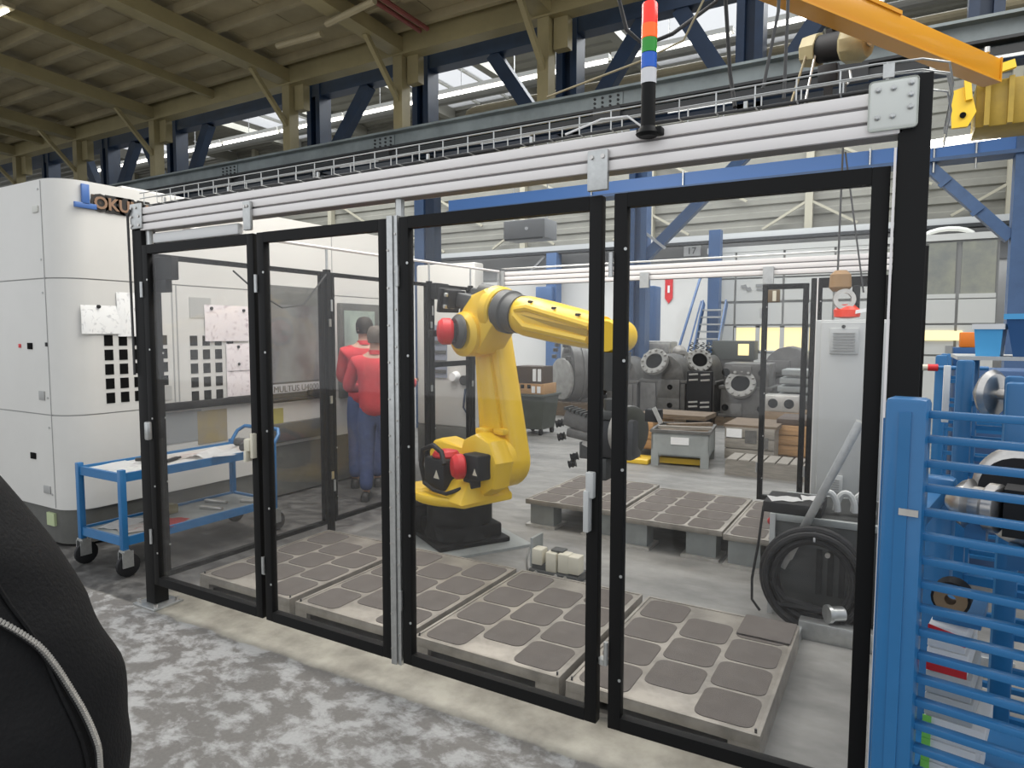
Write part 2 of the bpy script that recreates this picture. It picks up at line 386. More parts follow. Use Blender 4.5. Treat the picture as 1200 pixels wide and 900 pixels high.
tag(pp.build('pipe_pair', red_pipe, origin=(-2.4, 5.7, 6.0)), 'two dull red pipes under the beige roof beam', 'pipe')
tag(MB().tube([(-4.25, 4.75, 5.86), (-3.35, 4.75, 5.84)], .045).build('conduit', beige, origin=(-4, 4.75, 5.8)), 'short beige conduit left of the roof beam by the red pipes', 'conduit')
tag(MB().tube([(-3.1, 4.6, 5.86), (-2.15, 4.5, 5.9)], .045).build('conduit', beige, origin=(-2.8, 4.6, 5.8)), 'short beige conduit crossing under the red pipes', 'conduit')
rl = thing('roof_light', 'lit tube lamp under the beige roof at its top left corner', 'lamp', (-7.3, 2.45, 6.1))
MB().box(-8.2, -6.9, 2.37, 2.53, 6.1, 6.16).build('housing', beige, rl); MB().cyl((-8.15, 2.45, 6.07), (-6.95, 2.45, 6.07), .025).build('tube', tube_m, rl)

# main roof with rooflights
ro = MB(); ro.box(-45, 30, 16.2, 16.5, 8.9, 9.2); ro = ro.build('roof', cladding, smooth=0); tag(ro, kind='structure')
strips = [(-23.5, -20), (-16.3, -13), (-9.2, -6), (-2.3, 1.9), (5.2, 8.5), (13, 17)]
edges_ = [-45]+[e for s_ in strips for e in s_]+[30]
for a, b_ in zip(edges_[::2], edges_[1::2]):
    c = MB(); corrugated(c, a, b_, 6.7, 16.3, 9.0, .5, 'z'); c.build('roof_sheet', cladding, ro, smooth=0)
for a, b_ in strips:
    c = MB(); corrugated(c, a, b_, 6.7, 9.5, 9.0, .5, 'z'); c.build('roof_sheet', cladding, ro, smooth=0)
    MB().box(a-.12, a+.12, 6.7, 16.2, 8.6, 8.95).build('rafter', cladding, ro); MB().box(b_-.12, b_+.12, 6.7, 16.2, 8.6, 8.95).build('rafter', cladding, ro)
    n = max(3, int((b_-a)/1.05))
    for i in range(n):
        x0 = a+(b_-a)*i/n; x1 = a+(b_-a)*(i+1)/n
        MB().box(x0+.03, x1-.03, 9.5, 16.2, 9.0, 9.02).build('skylight_pane', skyglass, ro, smooth=0)
        if i: MB().box(x0-.03, x0+.03, 9.5, 16.2, 8.94, 9.04).build('glazing_bar', panel_w, ro)
    for y in (11, 13.2): MB().box(a, b_, y-.04, y+.04, 8.85, 8.95).build('glazing_bar', panel_w, ro)
for k in range(10):
    t = thing('strip_light', 'lit fluorescent strip in the suspended row behind the girder', 'lamp', (-17.5+2.1*k, 9, 6.35), group='fluorescent strips hung in a row')
    x = -17.5+2.1*k; MB().box(x, x+2.05, 8.93, 9.07, 6.44, 6.52).build('housing', panel_w, t); MB().cyl((x+.05, 9, 6.41), (x+2, 9, 6.41), .03).build('tube', tube_m, t)
    MB().cyl((x+1, 9, 6.5), (x+1, 9, 9.0), .008, n=6).build('hanger', zinc, t)
tag(MB().tube([(-2.55, 7.2, 4.7), (-2.55, 7.2, 5.2), (-2.5, 7.2, 5.3), (-2.4, 7.2, 5.33), (12, 7.2, 5.33)], .06, 10).build('overhead_pipe', beige, origin=(-2.5, 7.2, 4.7)), 'beige overhead pipe rising from the girder and turning right', 'pipe')
tag(MB().tube([(-30, 8.5, 6.1), (16, 8.5, 6.1)], .07, 10).build('overhead_pipe', cladding, origin=(0, 8.5, 6.1)), 'long pale pipe running under the row of strip lights', 'pipe')

# crane runway girder in front of the navy truss
g = thing('runway_girder', 'grey-blue steel crane runway girder spanning the hall above the enclosure', 'girder', (0, 6, 4.3))
MB().box(-24, 12, 5.98, 6.06, 4.40, 4.74).build('web', girder_m, g); MB().box(-24, 12, 5.86, 6.2, 4.735, 4.765).build('top_flange', girder_m, g)
MB().box(-24, 12, 5.82, 6.2, 4.49, 4.52).build('bottom_flange', girder_d, g)
MB().box(-24, 12, 5.86, 5.97, 4.36, 4.44).build('conductor_rail', girder_d, g)
for i, x in enumerate((-10.5, -7, -3.3, .45, 3.2, 5.4)):
    sp = MB().box(x-.22, x+.22, 5.96, 5.985, 4.54, 4.72).build('splice_plate', girder_m, g)
    for a in range(4):
        for b_ in range(3): 
            MB().cyl((x-.16+a*.107, 5.965, 4.575+b_*.055), (x-.16+a*.107, 5.94, 4.575+b_*.055), .016, n=6).build('bolt', girder_d, sp)
    MB().box(x-.12, x+.25, 5.80, 5.95, 4.34, 4.50).build('bearing_block', girder_d, g)
for i in range(13): MB().bar((-23+i*2.7, 5.84, 4.33), (-22.2+i*2.7, 5.84, 4.33), .02, .03).build('bright_rail_piece', zinc, g)

tr = thing('steel_truss', 'navy steel truss with columns and diagonals behind the girder', 'truss', (0, 6.6, 0))
vx = [-14.6, -12.0, -9.5, -5.36, -2.97, -.38, 2.1, 4.5, 7]
for x in vx:
    zf = 0 if x in (-14.6, -9.5, 7) else 4.5
    MB().box(x-.16, x-.06, 6.48, 6.76, zf, 6.1).box(x+.06, x+.16, 6.48, 6.76, zf, 6.1).box(x-.08, x+.08, 6.6, 6.64, zf, 6.1).build('column', navy, tr)
MB().box(-24, 12, 6.5, 6.74, 5.84, 6.1).build('top_chord', navy, tr); MB().box(-24, 12, 6.5, 6.74, 4.5, 4.7).build('bottom_chord', navy, tr)
for a, b_ in ((-5.1, -4.15), (-.84, -1.65), (-.06, .75), (-9.9, -10.6), (-9.1, -8.4), (-12.3, -13), (-11.7, -10.9), (2.4, 3.2), (1.9, 1.2), (4.9, 5.7)):
    MB().bar((a, 6.6, 4.7), (b_, 6.6, 5.85), .16, .2).build('diagonal', navy, tr)

# ------------------------------------------------------------------ blue hall steel behind the cell
bp = thing('portal_beam', 'bright blue steel portal with post and diagonal brace', 'portal', (4.95, 7, 0))
MB().box(-2.72, 5.1, 6.9, 7.1, 3.66, 3.84).build('beam', brightblue, bp); MB().box(-2.72, 5.1, 6.84, 7.16, 3.62, 3.66).build('bottom_flange', hallblue, bp)
MB().box(4.86, 5.12, 6.88, 7.12, 0, 3.9).build('post', hallblue, bp)
MB().box(-3.44, -3.24, 6.9, 7.1, 0, 4.4).build('post', hallblue, bp); MB().box(-3.2, -3.02, 6.9, 7.1, 0, 4.4).build('post', navy, bp); MB().box(-3.5, -2.7, 6.86, 7.14, 3.5, 3.64).build('head_plate', navy, bp)
MB().bar((4.05, 6.98, 3.60), (4.86, 6.98, 2.72), .14, .12).build('brace', hallblue, bp)
for x, z in ((4.2, 3.40), (4.52, 3.05)): MB().bar((x, 6.9, z), (x+.03, 6.9, z-.035), .05, .13).build('clamp', hallblue, bp)
for x in (-.15, 1.2, 3.45, 4.1, 4.5): MB().cyl((x, 6.88, 3.5), (x, 6.88, 3.86), .012, n=6).build('hanger_rod', zinc, bp)
hc = thing('hall_column', 'tall blue double column with slanting brace behind the cell', 'column', (-.88, 11, 0))
MB().box(-1.06, -.93, 10.85, 11.15, 0, 6.5).box(-.80, -.68, 10.85, 11.15, 0, 6.5).box(-.95, -.78, 10.98, 11.02, 0, 6.5).build('shaft', hallblue, hc)
MB().bar((-.85, 11, 3.1), (1.3, 11, 5.1), .16, .2).build('brace', hallblue, hc); MB().bar((-.8, 10.9, 3.75), (-.3, 10.9, 3.35), .05, .05).build('stay', zinc, hc)
tag(MB().box(-.12, .14, 13.6, 13.85, 0, 4.05).build('hall_column', hallblue, origin=(0, 13.7, 0)), 'blue column at the left corner of the white cabin', 'column')
uh = thing('unit_heater', 'grey box unit heater hung under the roof behind the robot', 'heater', (-3.45, 11, 3.72))
MB().box(-4.0, -2.95, 10.8, 11.4, 3.74, 4.16, .02).build('casing', mat('heater_grey', (.20, .205, .21), .5), uh); MB().box(-3.95, -3.0, 10.78, 10.8, 3.72, 3.76).build('lip', girder_d, uh)
for x in (-3.9, -3.05): MB().cyl((x, 11.1, 4.16), (x, 11.1, 8.95), .012, n=6).build('rod', zinc, uh)
MB().cyl((-3.4, 10.8, 3.96), (-3.4, 10.77, 3.96), .035).build('indicator', lampclear, uh)

# white cabin at the back of the hall
of = thing('office_cabin', 'white panelled cabin with yellow-lit windows at the hall end', 'cabin', (2.6, 14, 0))
MB().box(-.2, 5.45, 14.06, 15.7, 0, 3.62).build('body', seam_m, of); MB().box(-.25, 5.5, 14.0, 15.72, 3.55, 3.68).build('roof_edge', panel_w, of)
cols = [-.2, .42, 1.48, 2.52, 3.35, 4.2, 4.78, 5.45]; rows = [(.05, 1.2, 0), (1.24, 1.84, 1), (1.88, 2.36, 0), (2.42, 2.92, 0), (2.96, 3.54, 2)]
for i, (a, b_) in enumerate(zip(cols, cols[1:])):
    for z0, z1, k in rows:
        if k == 1 and 0 < i < 5:
            n = 2
            for j in range(n):
                x0 = a+(b_-a)*j/n; x1 = a+(b_-a)*(j+1)/n
                MB().box(x0+.05, x1-.05, 14.02, 14.05, z0+.04, z1-.04).build('window_pane', warmlit, of)
                MB().box(x0, x0+.05, 13.99, 14.06, z0, z1).box(x1-.05, x1, 13.99, 14.06, z0, z1).box(x0, x1, 13.99, 14.06, z0, z0+.04).box(x0, x1, 13.99, 14.06, z1-.04, z1).build('window_frame', panel_w, of)
        elif k == 2 and i >= 4:
            MB().box(a+.05, b_-.05, 14.02, 14.05, z0-.5, z1-.03).build('frosted_window', mat('frosted_pane', (.36, .36, .29), .25, col2=(.26, .27, .25), vscale=2), of)
        elif z0 == 2.42 and i >= 4: MB().box(a+.03, b_-.03, 14.0, 14.06, 2.38, 2.47).build('panel', panel_w, of)
        else: MB().box(a+.025, b_-.025, 14.0, 14.06, z0, z1).build('panel', panel_w, of)
MB().box(4.2, 4.9, 13.97, 13.995, 1.53, 1.72).build('window_pane', warmlit, of); MB().box(4.62, 4.75, 13.97, 13.995, 1.27, 1.42).build('notice', seam_m, of)
em = MB()
for dx, dz in ((0, 0), (.1, -.06)): em.prism([(.55+dx, 13.985, 2.78+dz), (.66+dx, 13.985, 2.80+dz), (.70+dx, 13.985, 2.72+dz), (.59+dx, 13.985, 2.70+dz)], (0, .015, 0))
em.build('emblem', seam_m, of); MB().box(.88, 1.32, 13.985, 14, 2.74, 2.80).box(.9, 1.36, 13.985, 14, 2.66, 2.71).build('sign_lettering', seam_m, of)
MB().tube([(4.6+.45*math.cos(a_), 14.6, 3.68+.18*math.sin(a_)) for a_ in [PI*i/8 for i in range(9)]], .05).build('roof_vent_hoop', panel_w, of)
st = thing('steel_stair', 'blue steel stair with open treads beside the white cabin', 'stair', (.1, 12.6, 0))
for k in range(13):
    z = .2+k*.165; y = 12.0+k*.11; MB().box(-.16, .33, y, y+.2, z, z+.035).build('tread', cab_grey, st)
for x in (-.19, .33): MB().bar((x+.015, 11.95, .05), (x+.015, 13.5, 2.38), .03, .2).build('stringer', hallblue, st)
MB().tube([(-.42, 12.0, .95), (-.2, 13.2, 2.9), (-.1, 13.5, 3.2)], .03).tube([(-.3, 12.0, .5), (-.16, 13.2, 2.4)], .02).build('handrail', hallblue, st)
tag(MB().box(-1.42, -1.13, 12.8, 13.3, 0, 2.76, .03).build('tall_cabinet', hallblue, origin=(-1.3, 13, 0)), 'tall narrow blue cabinet left of the red arrow sign', 'cabinet')
rs = thing('arrow_sign', 'red sign with downward point on the pale wall above the engines', 'sign', (-1.87, 16.3, 2.5))
MB().prism([(-1.98, 16.27, 3.19), (-1.76, 16.27, 3.19), (-1.76, 16.27, 2.65), (-1.87, 16.27, 2.50), (-1.98, 16.27, 2.65)], (0, .03, 0)).build('board', red, rs)
MB().box(-1.90, -1.84, 16.255, 16.27, 2.8, 3.0).build('flame_symbol', paper_w, rs)
cl = thing('wall_gauge', 'round gauge ring on the pale wall left of the robot', 'gauge', (-7.4, 16.2, 3.3))
MB().ring(.17, .13, (-8.45, 16.3, 3.42), (0, -1, 0), .05).build('ring', zinc, cl); MB().cyl((-8.45, 16.28, 3.25), (-8.45, 16.28, 2.5), .015, n=6).build('stem', zinc, cl)

# ------------------------------------------------------------------ robot cell: frame
ef = thing('enclosure_frame', 'black post and pale aluminium beam frame carrying the front glazed doors', 'frame', (0, 0, 0))
def profile_beam(x0, x1, y0, y1, z0, z1, parent):
    h = (z1-z0)/3
    MB().box(x0, x1, y0+.012, y1-.012, z0+.004, z1-.004).build('beam_core', alud, parent)
    for k in range(3): MB().box(x0+.001, x1-.001, y0, y1, z0+h*k+.005, z0+h*(k+1)-.005, .003).build('beam_profile', alu, parent)
profile_beam(-.03, 3.86, -.02, .07, 2.236, 2.374, ef)
for x0, x1, nm in ((-.05, .04, 0), (3.846, 3.93, 1)):
    z1 = 2.375 if nm == 0 else 2.405
    MB().box(x0, x1, -.02+.0, .07, .012, z1, .004).build('post', black, ef)
    MB().box(x0-.06, x1+.07, -.07, .12, 0, .012, .003).build('foot_plate', zinc, ef)
    for a in (x0-.035, x1+.045):
        for b_ in (-.045, .095): MB().cyl((a, b_, .01), (a, b_, .032), .011, n=6).build('anchor_bolt', steel, ef)
cp = MB().box(3.765, 3.895, -.032, -.02, 2.252, 2.398, .012, seg=3).build('corner_plate', plate_white, ef)
for x, z in ((3.79, 2.37), (3.83, 2.37), (3.875, 2.378), (3.875, 2.345), (3.875, 2.31), (3.79, 2.29), (3.83, 2.29)):
    MB().lathe([(.008, 0), (.008, .004), (.004, .007)], (x, -.032, z), (0, -1, 0), 10).build('bolt', zinc, cp)
cp = MB().box(-.045, .065, -.032, -.02, 2.25, 2.395, .006).build('corner_plate', zinc, ef)
for x, z in ((-.025, 2.37), (.02, 2.37), (-.025, 2.32), (.045, 2.32), (-.025, 2.27), (.045, 2.27)): MB().cyl((x, -.032, z), (x, -.038, z), .008, n=8).build('bolt', steel, cp)
for x0, x1 in ((.955, 1.01), (2.858, 2.938)):
    hb = MB().box(x0, x1, -.04, -.02, 2.17, 2.315, .004).build('hanger_bracket', zinc, ef)
    for x in (x0+.018, x1-.018): MB().cyl((x, -.04, 2.29), (x, -.046, 2.29), .008, n=8).build('bolt', steel, hb)
mp_ = MB().box(1.893, 1.925, -.03, .03, .125, 2.165, .002).box(1.928, 1.948, -.024, .03, .125, 2.165, .002).build('meeting_profile', zinc, ef)
for k in range(12): 
    MB().cyl((1.9, -.03, .2+k*.165), (1.9, -.034, .2+k*.165), .005, n=8).build('screw', steel, mp_); MB().cyl((1.938, -.024, .27+k*.165), (1.938, -.029, .27+k*.165), .005, n=8).build('screw', steel, mp_)
for x in (.06, 1.93): MB().cyl((x, .02, 2.15), (x, .02, 2.24), .02, n=10).build('hinge_stud', zinc, ef)
MB().box(3.838, 3.845, -.025, -.005, .1, 2.2).build('alloy_strip', alu, ef)
MB().box(.1, .85, .01, .05, 2.165, 2.225, .012).build('white_cover', paper_w, ef)
MB().tube([(-.03, -.035, 2.36), (-.06, -.035, 2.33), (-.065, -.03, 2.1), (-.06, -.03, 1.4)], .008, 6).build('cable', cordm, ef)

ct = thing('cable_tray', 'galvanised wire cable tray on top of the pale beam', 'cable tray', (0, .02, 2.38))
TX1 = 4.02
for y, z in ((-.005, 2.425), (-.005, 2.456), (.105, 2.456), (.05, 2.388)):
    MB().tube([(.02, y, z), (1.9, y, z), (3.78, y, z), (3.9, y+.02, z), (3.97, y+.09, z), (3.99, y+.3, z), (3.99, y+.8, z)], .003, 6).build('long_wire', zinc, ct)
w0 = None
for k in range(31):
    x = .06+k*.125
    if w0 is None: w0 = MB().tube([(x, -.005, 2.457), (x, -.005, 2.39), (x, .105, 2.39), (x, .105, 2.457)], .0028, 6).build('cross_wire', zinc, ct)
    else: inst(w0, ct, (k*.125, 0, 0))
MB().tube([(.02, .05, 2.396), (1, .04, 2.40), (2, .06, 2.396), (3.0, .03, 2.40), (3.8, .06, 2.398)], .006, 8).tube([(.02, .08, 2.396), (1.2, .07, 2.4), (2.4, .03, 2.398), (3.8, .05, 2.40)], .005, 8).build('bundled_cables', cordm, ct)
for x in (.25, .8, 1.45, 2.1, 2.6, 3.4): MB().box(x, x+.012, -.009, .0, 2.388, 2.41).build('tray_clip', zinc, ct)
MB().box(3.80, 3.83, -.012, -.002, 2.41, 2.45).build('joint_clamp', zinc, ct)
MB().tube([(2.75, .0, 2.40), (2.9, -.01, 2.43), (3.0, -.01, 2.425), (3.08, -.02, 2.36)], .004, 6).build('lamp_lead', paper_w, ct)

sl = thing('stack_light', 'signal tower with lit red, green, blue and clear lenses above the third door', 'signal lamp', (3.09, -.05, 2.33))
MB().cyl((3.09, -.05, 2.362), (3.09, -.05, 2.508), .0245, n=20).build('pole', black, sl)
MB().lathe([(.03, 0), (.042, .01), (.03, .03), (.026, .034)], (3.09, -.05, 2.33), (0, 0, 1), 16).box(3.05, 3.14, -.06, -.02, 2.335, 2.36, .004).build('mounting_base', black, sl)
for z0, z1, m, n_ in ((2.508, 2.557, lampclear, 'clear_lens'), (2.559, 2.608, lampblue, 'blue_lens'), (2.610, 2.657, lampgreen, 'green_lens')):
    MB().lathe([(.0265, 0), (.0265, z1-z0)], (3.09, -.05, z0), (0, 0, 1), 24).build(n_, m, sl)
MB().lathe([(.027, 0), (.027, .045)], (3.09, -.05, 2.659), (0, 0, 1), 24).build('orange_lens', lamporange, sl)
MB().lathe([(.0265, 0), (.0265, .066), (.023, .072), (.01, .073)], (3.09, -.05, 2.704), (0, 0, 1), 24).build('red_lens', lampred, sl)

# doors: width along local x, hinge side at the origin
def door(label, M, wdt, z0, z1, st=.05, handle=None, midrails=(), group=None, name='enclosure_door'):
    o = (M @ V((0, 0, 0)))
    t = thing(name, label, 'door', (o.x, o.y, z0), group=group)
    fr = MB()
    for a in ((0, st, 0, 1), (wdt-st, wdt, 0, 1)): fr.box(a[0], a[1], -.02, .02, z0, z1, .003, M)
    for a in ((z0, z0+st), (z1-st, z1)): fr.box(st, wdt-st, -.0195, .0195, a[0], a[1], 0, M)
    for z in midrails: fr.box(st, wdt-st, -.018, .018, z-.025, z+.025, 0, M)
    fr.build('frame', black, t)
    MB().box(st-.008, wdt-st+.008, -.003, .003, z0+st-.008, z1-st+.008, 0, M).build('pane', glass, t, smooth=0)
    for z in (z0+.25, z1-.3):
        MB().cyl(M @ V((-.008, -.024, z)), M @ V((-.008, -.024, z+.09)), .009, n=10).build('hinge', zinc, t)
    for k in range(5): MB().cyl(M @ V((st-.004, -.0205, z0+.2+k*(z1-z0-.4)/4)), M @ V((st-.004, -.023, z0+.2+k*(z1-z0-.4)/4)), .006, n=8).build('glazing_clip', zinc, t)
    return t
I4 = Mx.Identity(4)
def at(x, y=0, rz=0): return Mx.Translation((x, y, 0)) @ Mx.Rotation(rz, 4, 'Z')
d1 = door('black-framed glazed door next to the left post, blue cart behind it', at(.04), .962, .138, 2.156)
d2 = door('black-framed glazed door with the two red-jacketed workers seen through it', at(1.03), .855, .138, 2.156)
d3 = door('black-framed glazed door with the yellow robot seen through it', at(1.955), .955, .138, 2.156)
d4 = door('black-framed glazed door next to the thick right post', at(2.957, 0, .03), .874, .138, 2.156)
MB().box(.09, .25, .024, .07, 1.955, 2.085, .004).box(.09, .19, .026, .066, 1.885, 1.96, .004).build('door_closer', rubber, d1)
MB().box(.975, .995, -.05, -.02, 1.0, 1.13, .004).box(.93, .975, -.055, -.02, 1.035, 1.10, .008).box(.935, .955, -.06, -.02, .98, 1.04, .004).build('latch_handle', cream, d1)
MB().box(.05, .085, -.055, -.02, 1.02, 1.13, .01).build('lock_handle', zinc, d1)
MB().box(2.868, 2.9, -.05, -.02, 1.03, 1.13, .005).box(2.862, 2.885, -.058, -.02, .90, 1.06, .005).build('latch_handle', cab_grey, d3)
for d, x in ((d1, 1.012), (d3, 2.93)): MB().cyl((x, -.0, .38), (x, -.0, .40), .02, n=10).build('bottom_pin', zinc, d)

# side and rear doors of the cell
sf = thing('side_fence_frame', 'black side fence posts running from the left post into the cell', 'frame', (0, 1.5, 0))
for y in (1.47, 2.77, 3.47, 4.1):
    MB().box(-.022, .022, y-.022, y+.022, .01, 2.14, .003).build('post', black, sf); MB().box(-.08, .08, y-.08, y+.08, 0, .01).build('foot_plate', zinc, sf)
    for z in (.5, 1.1, 1.7): MB().box(.022, .03, y-.012, y+.012, z, z+.06).build('hinge', zinc, sf)
door('black side door frame between left post and first side post', at(0, .075, PI/2), 1.345, .15, 2.12, .03, name='side_door')
d = door('black side door frame behind the two workers', at(0, 1.50, PI/2), 1.24, .15, 2.12, .03, name='side_door')
door('narrow black side door right behind the robot arm', at(0, 2.80, PI/2), .64, .15, 2.12, .03, midrails=(1.35,), name='side_door')
door('black side door at the rear left corner of the cell', at(0, 3.50, PI/2), .57, .15, 2.12, .03, midrails=(1.35,), name='side_door')
tag(MB().box(.04, .10, 2.74, 2.95, 1.97, 2.12, .004).build('door_closer', rubber, origin=(.05, 2.8, 2.0)), 'black door closer box at the top of the side post beside the robot', 'door closer')
tag(MB().tube([(.035, 1.43, 2.1), (.035, 1.2, 1.86), (.035, 1.0, 1.83), (.035, .8, 1.92), (.035, .6, 2.06)], .006, 6).build('sagging_cable', cordm, origin=(.03, 1, 1.9)), 'thin cable sagging below the side door top rail', 'cable')
rf = thing('rear_frame', 'pale aluminium beam across the back of the cell', 'frame', (0, 4.15, 0))
profile_beam(.0, 3.95, 4.06, 4.15, 2.175, 2.33, rf)
MB().box(3.95, 4.03, 4.05, 4.15, .01, 2.36).build('post', black, rf)
MB().box(.0, .06, 4.045, 4.06, 2.165, 2.335).build('corner_plate', zinc, rf)
for x in (1.62, 2.77): MB().box(x, x+.09, 4.03, 4.06, 2.1, 2.25).build('hanger_bracket', zinc, rf)
for y_ in (4.06, 4.13): MB().tube([(.02, y_, 2.36), (3.9, y_, 2.36)], .006, 6).build('tray_wire', zinc, rf)
tag(MB().tube([(0, .16, 2.30), (0, 2.1, 2.31), (0, 4.03, 2.33)], .013, 6).build('side_rail', alu, origin=(0, 2, 2.3)), 'thin pale rail over the side fence running back to the rear beam', 'rail')
for y in (1.47, 2.77, 3.47, 4.02): MB().cyl((0, y, 2.13), (0, y, 2.31), .01, n=8).build('rail_stud', zinc, sf)
dr = door('rear door frame with a brown switch box, left of the grey cabinet', at(2.78, 4.0), .38, .15, 2.09, .045, name='rear_door')
MB().box(2.83, 2.93, 3.96, 3.98, 1.93, 2.04, .004).build('switch_box', mat('brown_plastic', (.13, .085, .04), .5), dr); MB().box(2.87, 2.90, 3.955, 3.96, 1.94, 2.03).build('yellow_label', cream, dr)
d = door('rear door frame partly hidden by the grey cabinet', at(3.18, 4.0, -.12), .62, .15, 2.13, .085, name='rear_door')
MB().box(3.225, 3.235, 3.965, 3.975, .15, 2.13).build('glint_strip', alu, d)  # pale strip stands in for the line of reflected light on the dark frame

# ------------------------------------------------------------------ deck plates
PW, PD, PH = .822, 1.12, .112
pad_me = {}
def rrect(x0, x1, y0, y1, r, z, n=4):
    pts = []
    for cx, cy, a0 in ((x1-r, y1-r, 0), (x0+r, y1-r, 90), (x0+r, y0+r, 180), (x1-r, y0+r, 270)):
        for k in range(n+1):
            a = math.radians(a0+90*k/n); pts.append((cx+r*math.cos(a), cy+r*math.sin(a), z))
    return pts
def deck_plate(label, group, raised=0.0):
    t = thing('deck_plate', label, 'deck plate', (0, 0, 0), group=group)
    z0 = raised
    b = MB(); b.box(0, PW, 0, PD, z0+(.075 if raised else .065), z0+PH, .004)
    if not raised:
        b.box(0, .09, 0, .03, z0, z0+.07).box(PW-.12, PW, 0, .03, z0, z0+.07).box(.085, PW-.115, .001, .03, z0, z0+.018).box(0, .03, .03, PD, z0, z0+.07).box(PW-.03, PW, .03, PD, z0, z0+.07).box(.03, PW-.03, PD-.03, PD, z0, z0+.07)
    b.build('deck', plate_m, t, local=True)
    e = MB()
    for a in ((0, PW, 0, .014), (0, PW, PD-.014, PD), (0, .014, .014, PD-.014), (PW-.014, PW, .014, PD-.014)): e.box(a[0], a[1], a[2], a[3], z0+PH, z0+PH+.004)
    e.build('edge_strip', plate_m, t, local=True)
    p0 = None
    for c in range(3):
        for r_ in range(4 if c != 1 or raised else 3):
            x = .035+c*.258; y = .035+(r_ if c != 1 or raised else r_+.5)*.268
            if p0 is None:
                p0 = MB().prism(rrect(0, .236, 0, .246, .045, z0+PH), (0, 0, .003)).build('grip_pad', pad_m, t, local=True, smooth=0); p0.location = (x, y, 0); o0 = V((x, y, 0))
            else: inst(p0, t, V((x, y, 0))-o0)
    if raised:
        for x in (.0, PW-.3): 
            MB().box(x+.03, x+.25, .04, .2, .02, z0+.076).box(x+.06, x+.22, .9, 1.05, .0, z0+.076).build('support', grey_box, t, local=True); MB().box(x+.0, x+.28, -.0, .24, 0, .02).build('support_foot', machined, t, local=True)
    else:
        for x in (.02, PW-.02): MB().cyl((x, .025, PH), (x, .025, PH+.016), .005, n=6).build('lift_stud', cordm, t, local=True)
    return t
gp = 'checkered deck plates along the front doors'
dp = deck_plate('steel deck plate with dark pads, leftmost along the doors', gp); dp.location = (.055, .27, 0)
WM[dp.name] = Mx.Translation((.055, .27, 0))
dup(dp, (.93, .265, 0), label='steel deck plate with dark pads in front of the robot base', group=gp)
dup(dp, (1.79, .262, 0), label='steel deck plate with dark pads in front of the cream connectors', group=gp)
d4p = dup(dp, (2.648, .255, 0), label='steel deck plate with dark pads in front of the cable coil', group=gp)
MB().box(3.2, 3.46, 1.12, 1.38, .118, .126, .004).build('loose_pad', pad_m, d4p)
gr = 'raised deck plates behind the robot'
rp = deck_plate('raised deck plate just right of the robot base', gr, .12); rp.location = (1.13, 2.62, 0); WM[rp.name] = Mx.Translation((1.13, 2.62, 0))
dup(rp, (1.99, 2.5, 0), label='raised deck plate in the middle of the rear row', group=gr)
dup(rp, (2.83, 2.44, 0), label='raised deck plate half hidden by the black controller', group=gr)
tag(MB().box(3.45, 4.4, 1.50, 1.58, 0, .10, .004).box(3.35, 3.47, 1.38, 1.5, 0, .07).build('floor_channel', zinc, origin=(3.9, 1.5, 0)), 'galvanised floor channel right behind the last deck plate', 'channel')

# ------------------------------------------------------------------ robot
RZ = math.radians(-17); RO = (.86, 2.02, 0)
rb = thing('industrial_robot', 'yellow articulated industrial robot with red motor caps on a black base', 'robot', RO, RZ)
def rp_(name, mb, m, parent=None, smooth=35): 
    o = mb.build(name, m, parent or rb, local=True, smooth=smooth); return o
BR = Mx.Rotation(math.radians(-14), 4, 'Z')
rp_('floor_plate', MB().box(-.5, .44, -.42, .42, 0, .02, 0, BR), grey_box)
rp_('base', MB().box(-.30, .30, -.30, .30, .02, .06, .01, BR).lathe([(.28, 0), (.26, .1), (.26, .27)], (0, 0, .06), (0, 0, 1), 28).box(-.26, .26, -.25, .25, .06, .17, .02, BR), black)
rp_('connector_block', MB().box(-.62, -.26, -.25, .2, .03, .26, .015).box(-.74, -.6, -.2, .1, .05, .18, .01).cyl((-.5, -.26, .16), (-.5, -.34, .16), .04).cyl((-.38, -.26, .2), (-.38, -.32, .2), .03), rubber)
rp_('turret_flange', MB().lathe([(.30, 0), (.36, .02), (.37, .07), (.34, .09)], (0, 0, .335), (0, 0, 1), 36).prism([(-.45, -.36, .36), (.05, -.38, .36), (.38, -.26, .36), (.40, .2, .36), (.1, .36, .36), (-.3, .3, .36)], (0, 0, .07), .02), yellow)
rp_('turret_casting', MB().prism([(-.40, .0, .42), (-.42, .0, .66), (-.36, .0, .76), (-.26, .0, .79), (.02, .0, .74), (.22, .0, .73), (.40, .0, .42)], (0, .20, 0), .03)
    .prism([(.02, -.1, .40), (.06, -.1, .62), (.16, -.1, .84), (.3, -.1, .90), (.46, -.1, .85), (.55, -.1, .70), (.50, -.1, .5), (.34, -.1, .40)], (0, .2, 0), .04)
    .prism([(-.2, -.3, .40), (.4, -.32, .40), (.36, -.2, .55), (.1, -.2, .55)], (0, .3, 0), .02), yellow)
rp_('shoulder_housing', MB().lathe([(.15, 0), (.205, .03), (.215, .18)], (.312, -.04, .67), (0, 1, 0), 32), yellow)
jx, jy = .05, -.17
jm = rp_('base_motor', MB().box(jx-.13, jx+.12, jy-.12, jy+.12, .46, .70, .02).lathe([(.12, 0), (.12, .05)], (jx, jy, .42), (0, 0, 1), 20), rubber)
rp_('red_cap', MB().lathe([(.10, 0), (.11, .02), (.09, .05), (.05, .06)], (jx, jy, .695), (0, 0, 1), 20), red, jm)
rp_('warning_label', MB().prism([(jx+.0, jy-.122, .55), (jx+.07, jy-.122, .55), (jx+.035, jy-.122, .615)], (0, .004, 0)), cream, jm)
rp_('motor_flange', MB().lathe([(.13, 0), (.14, .03)], (jx, jy, .42), (0, 0, 1), 24), yellow)
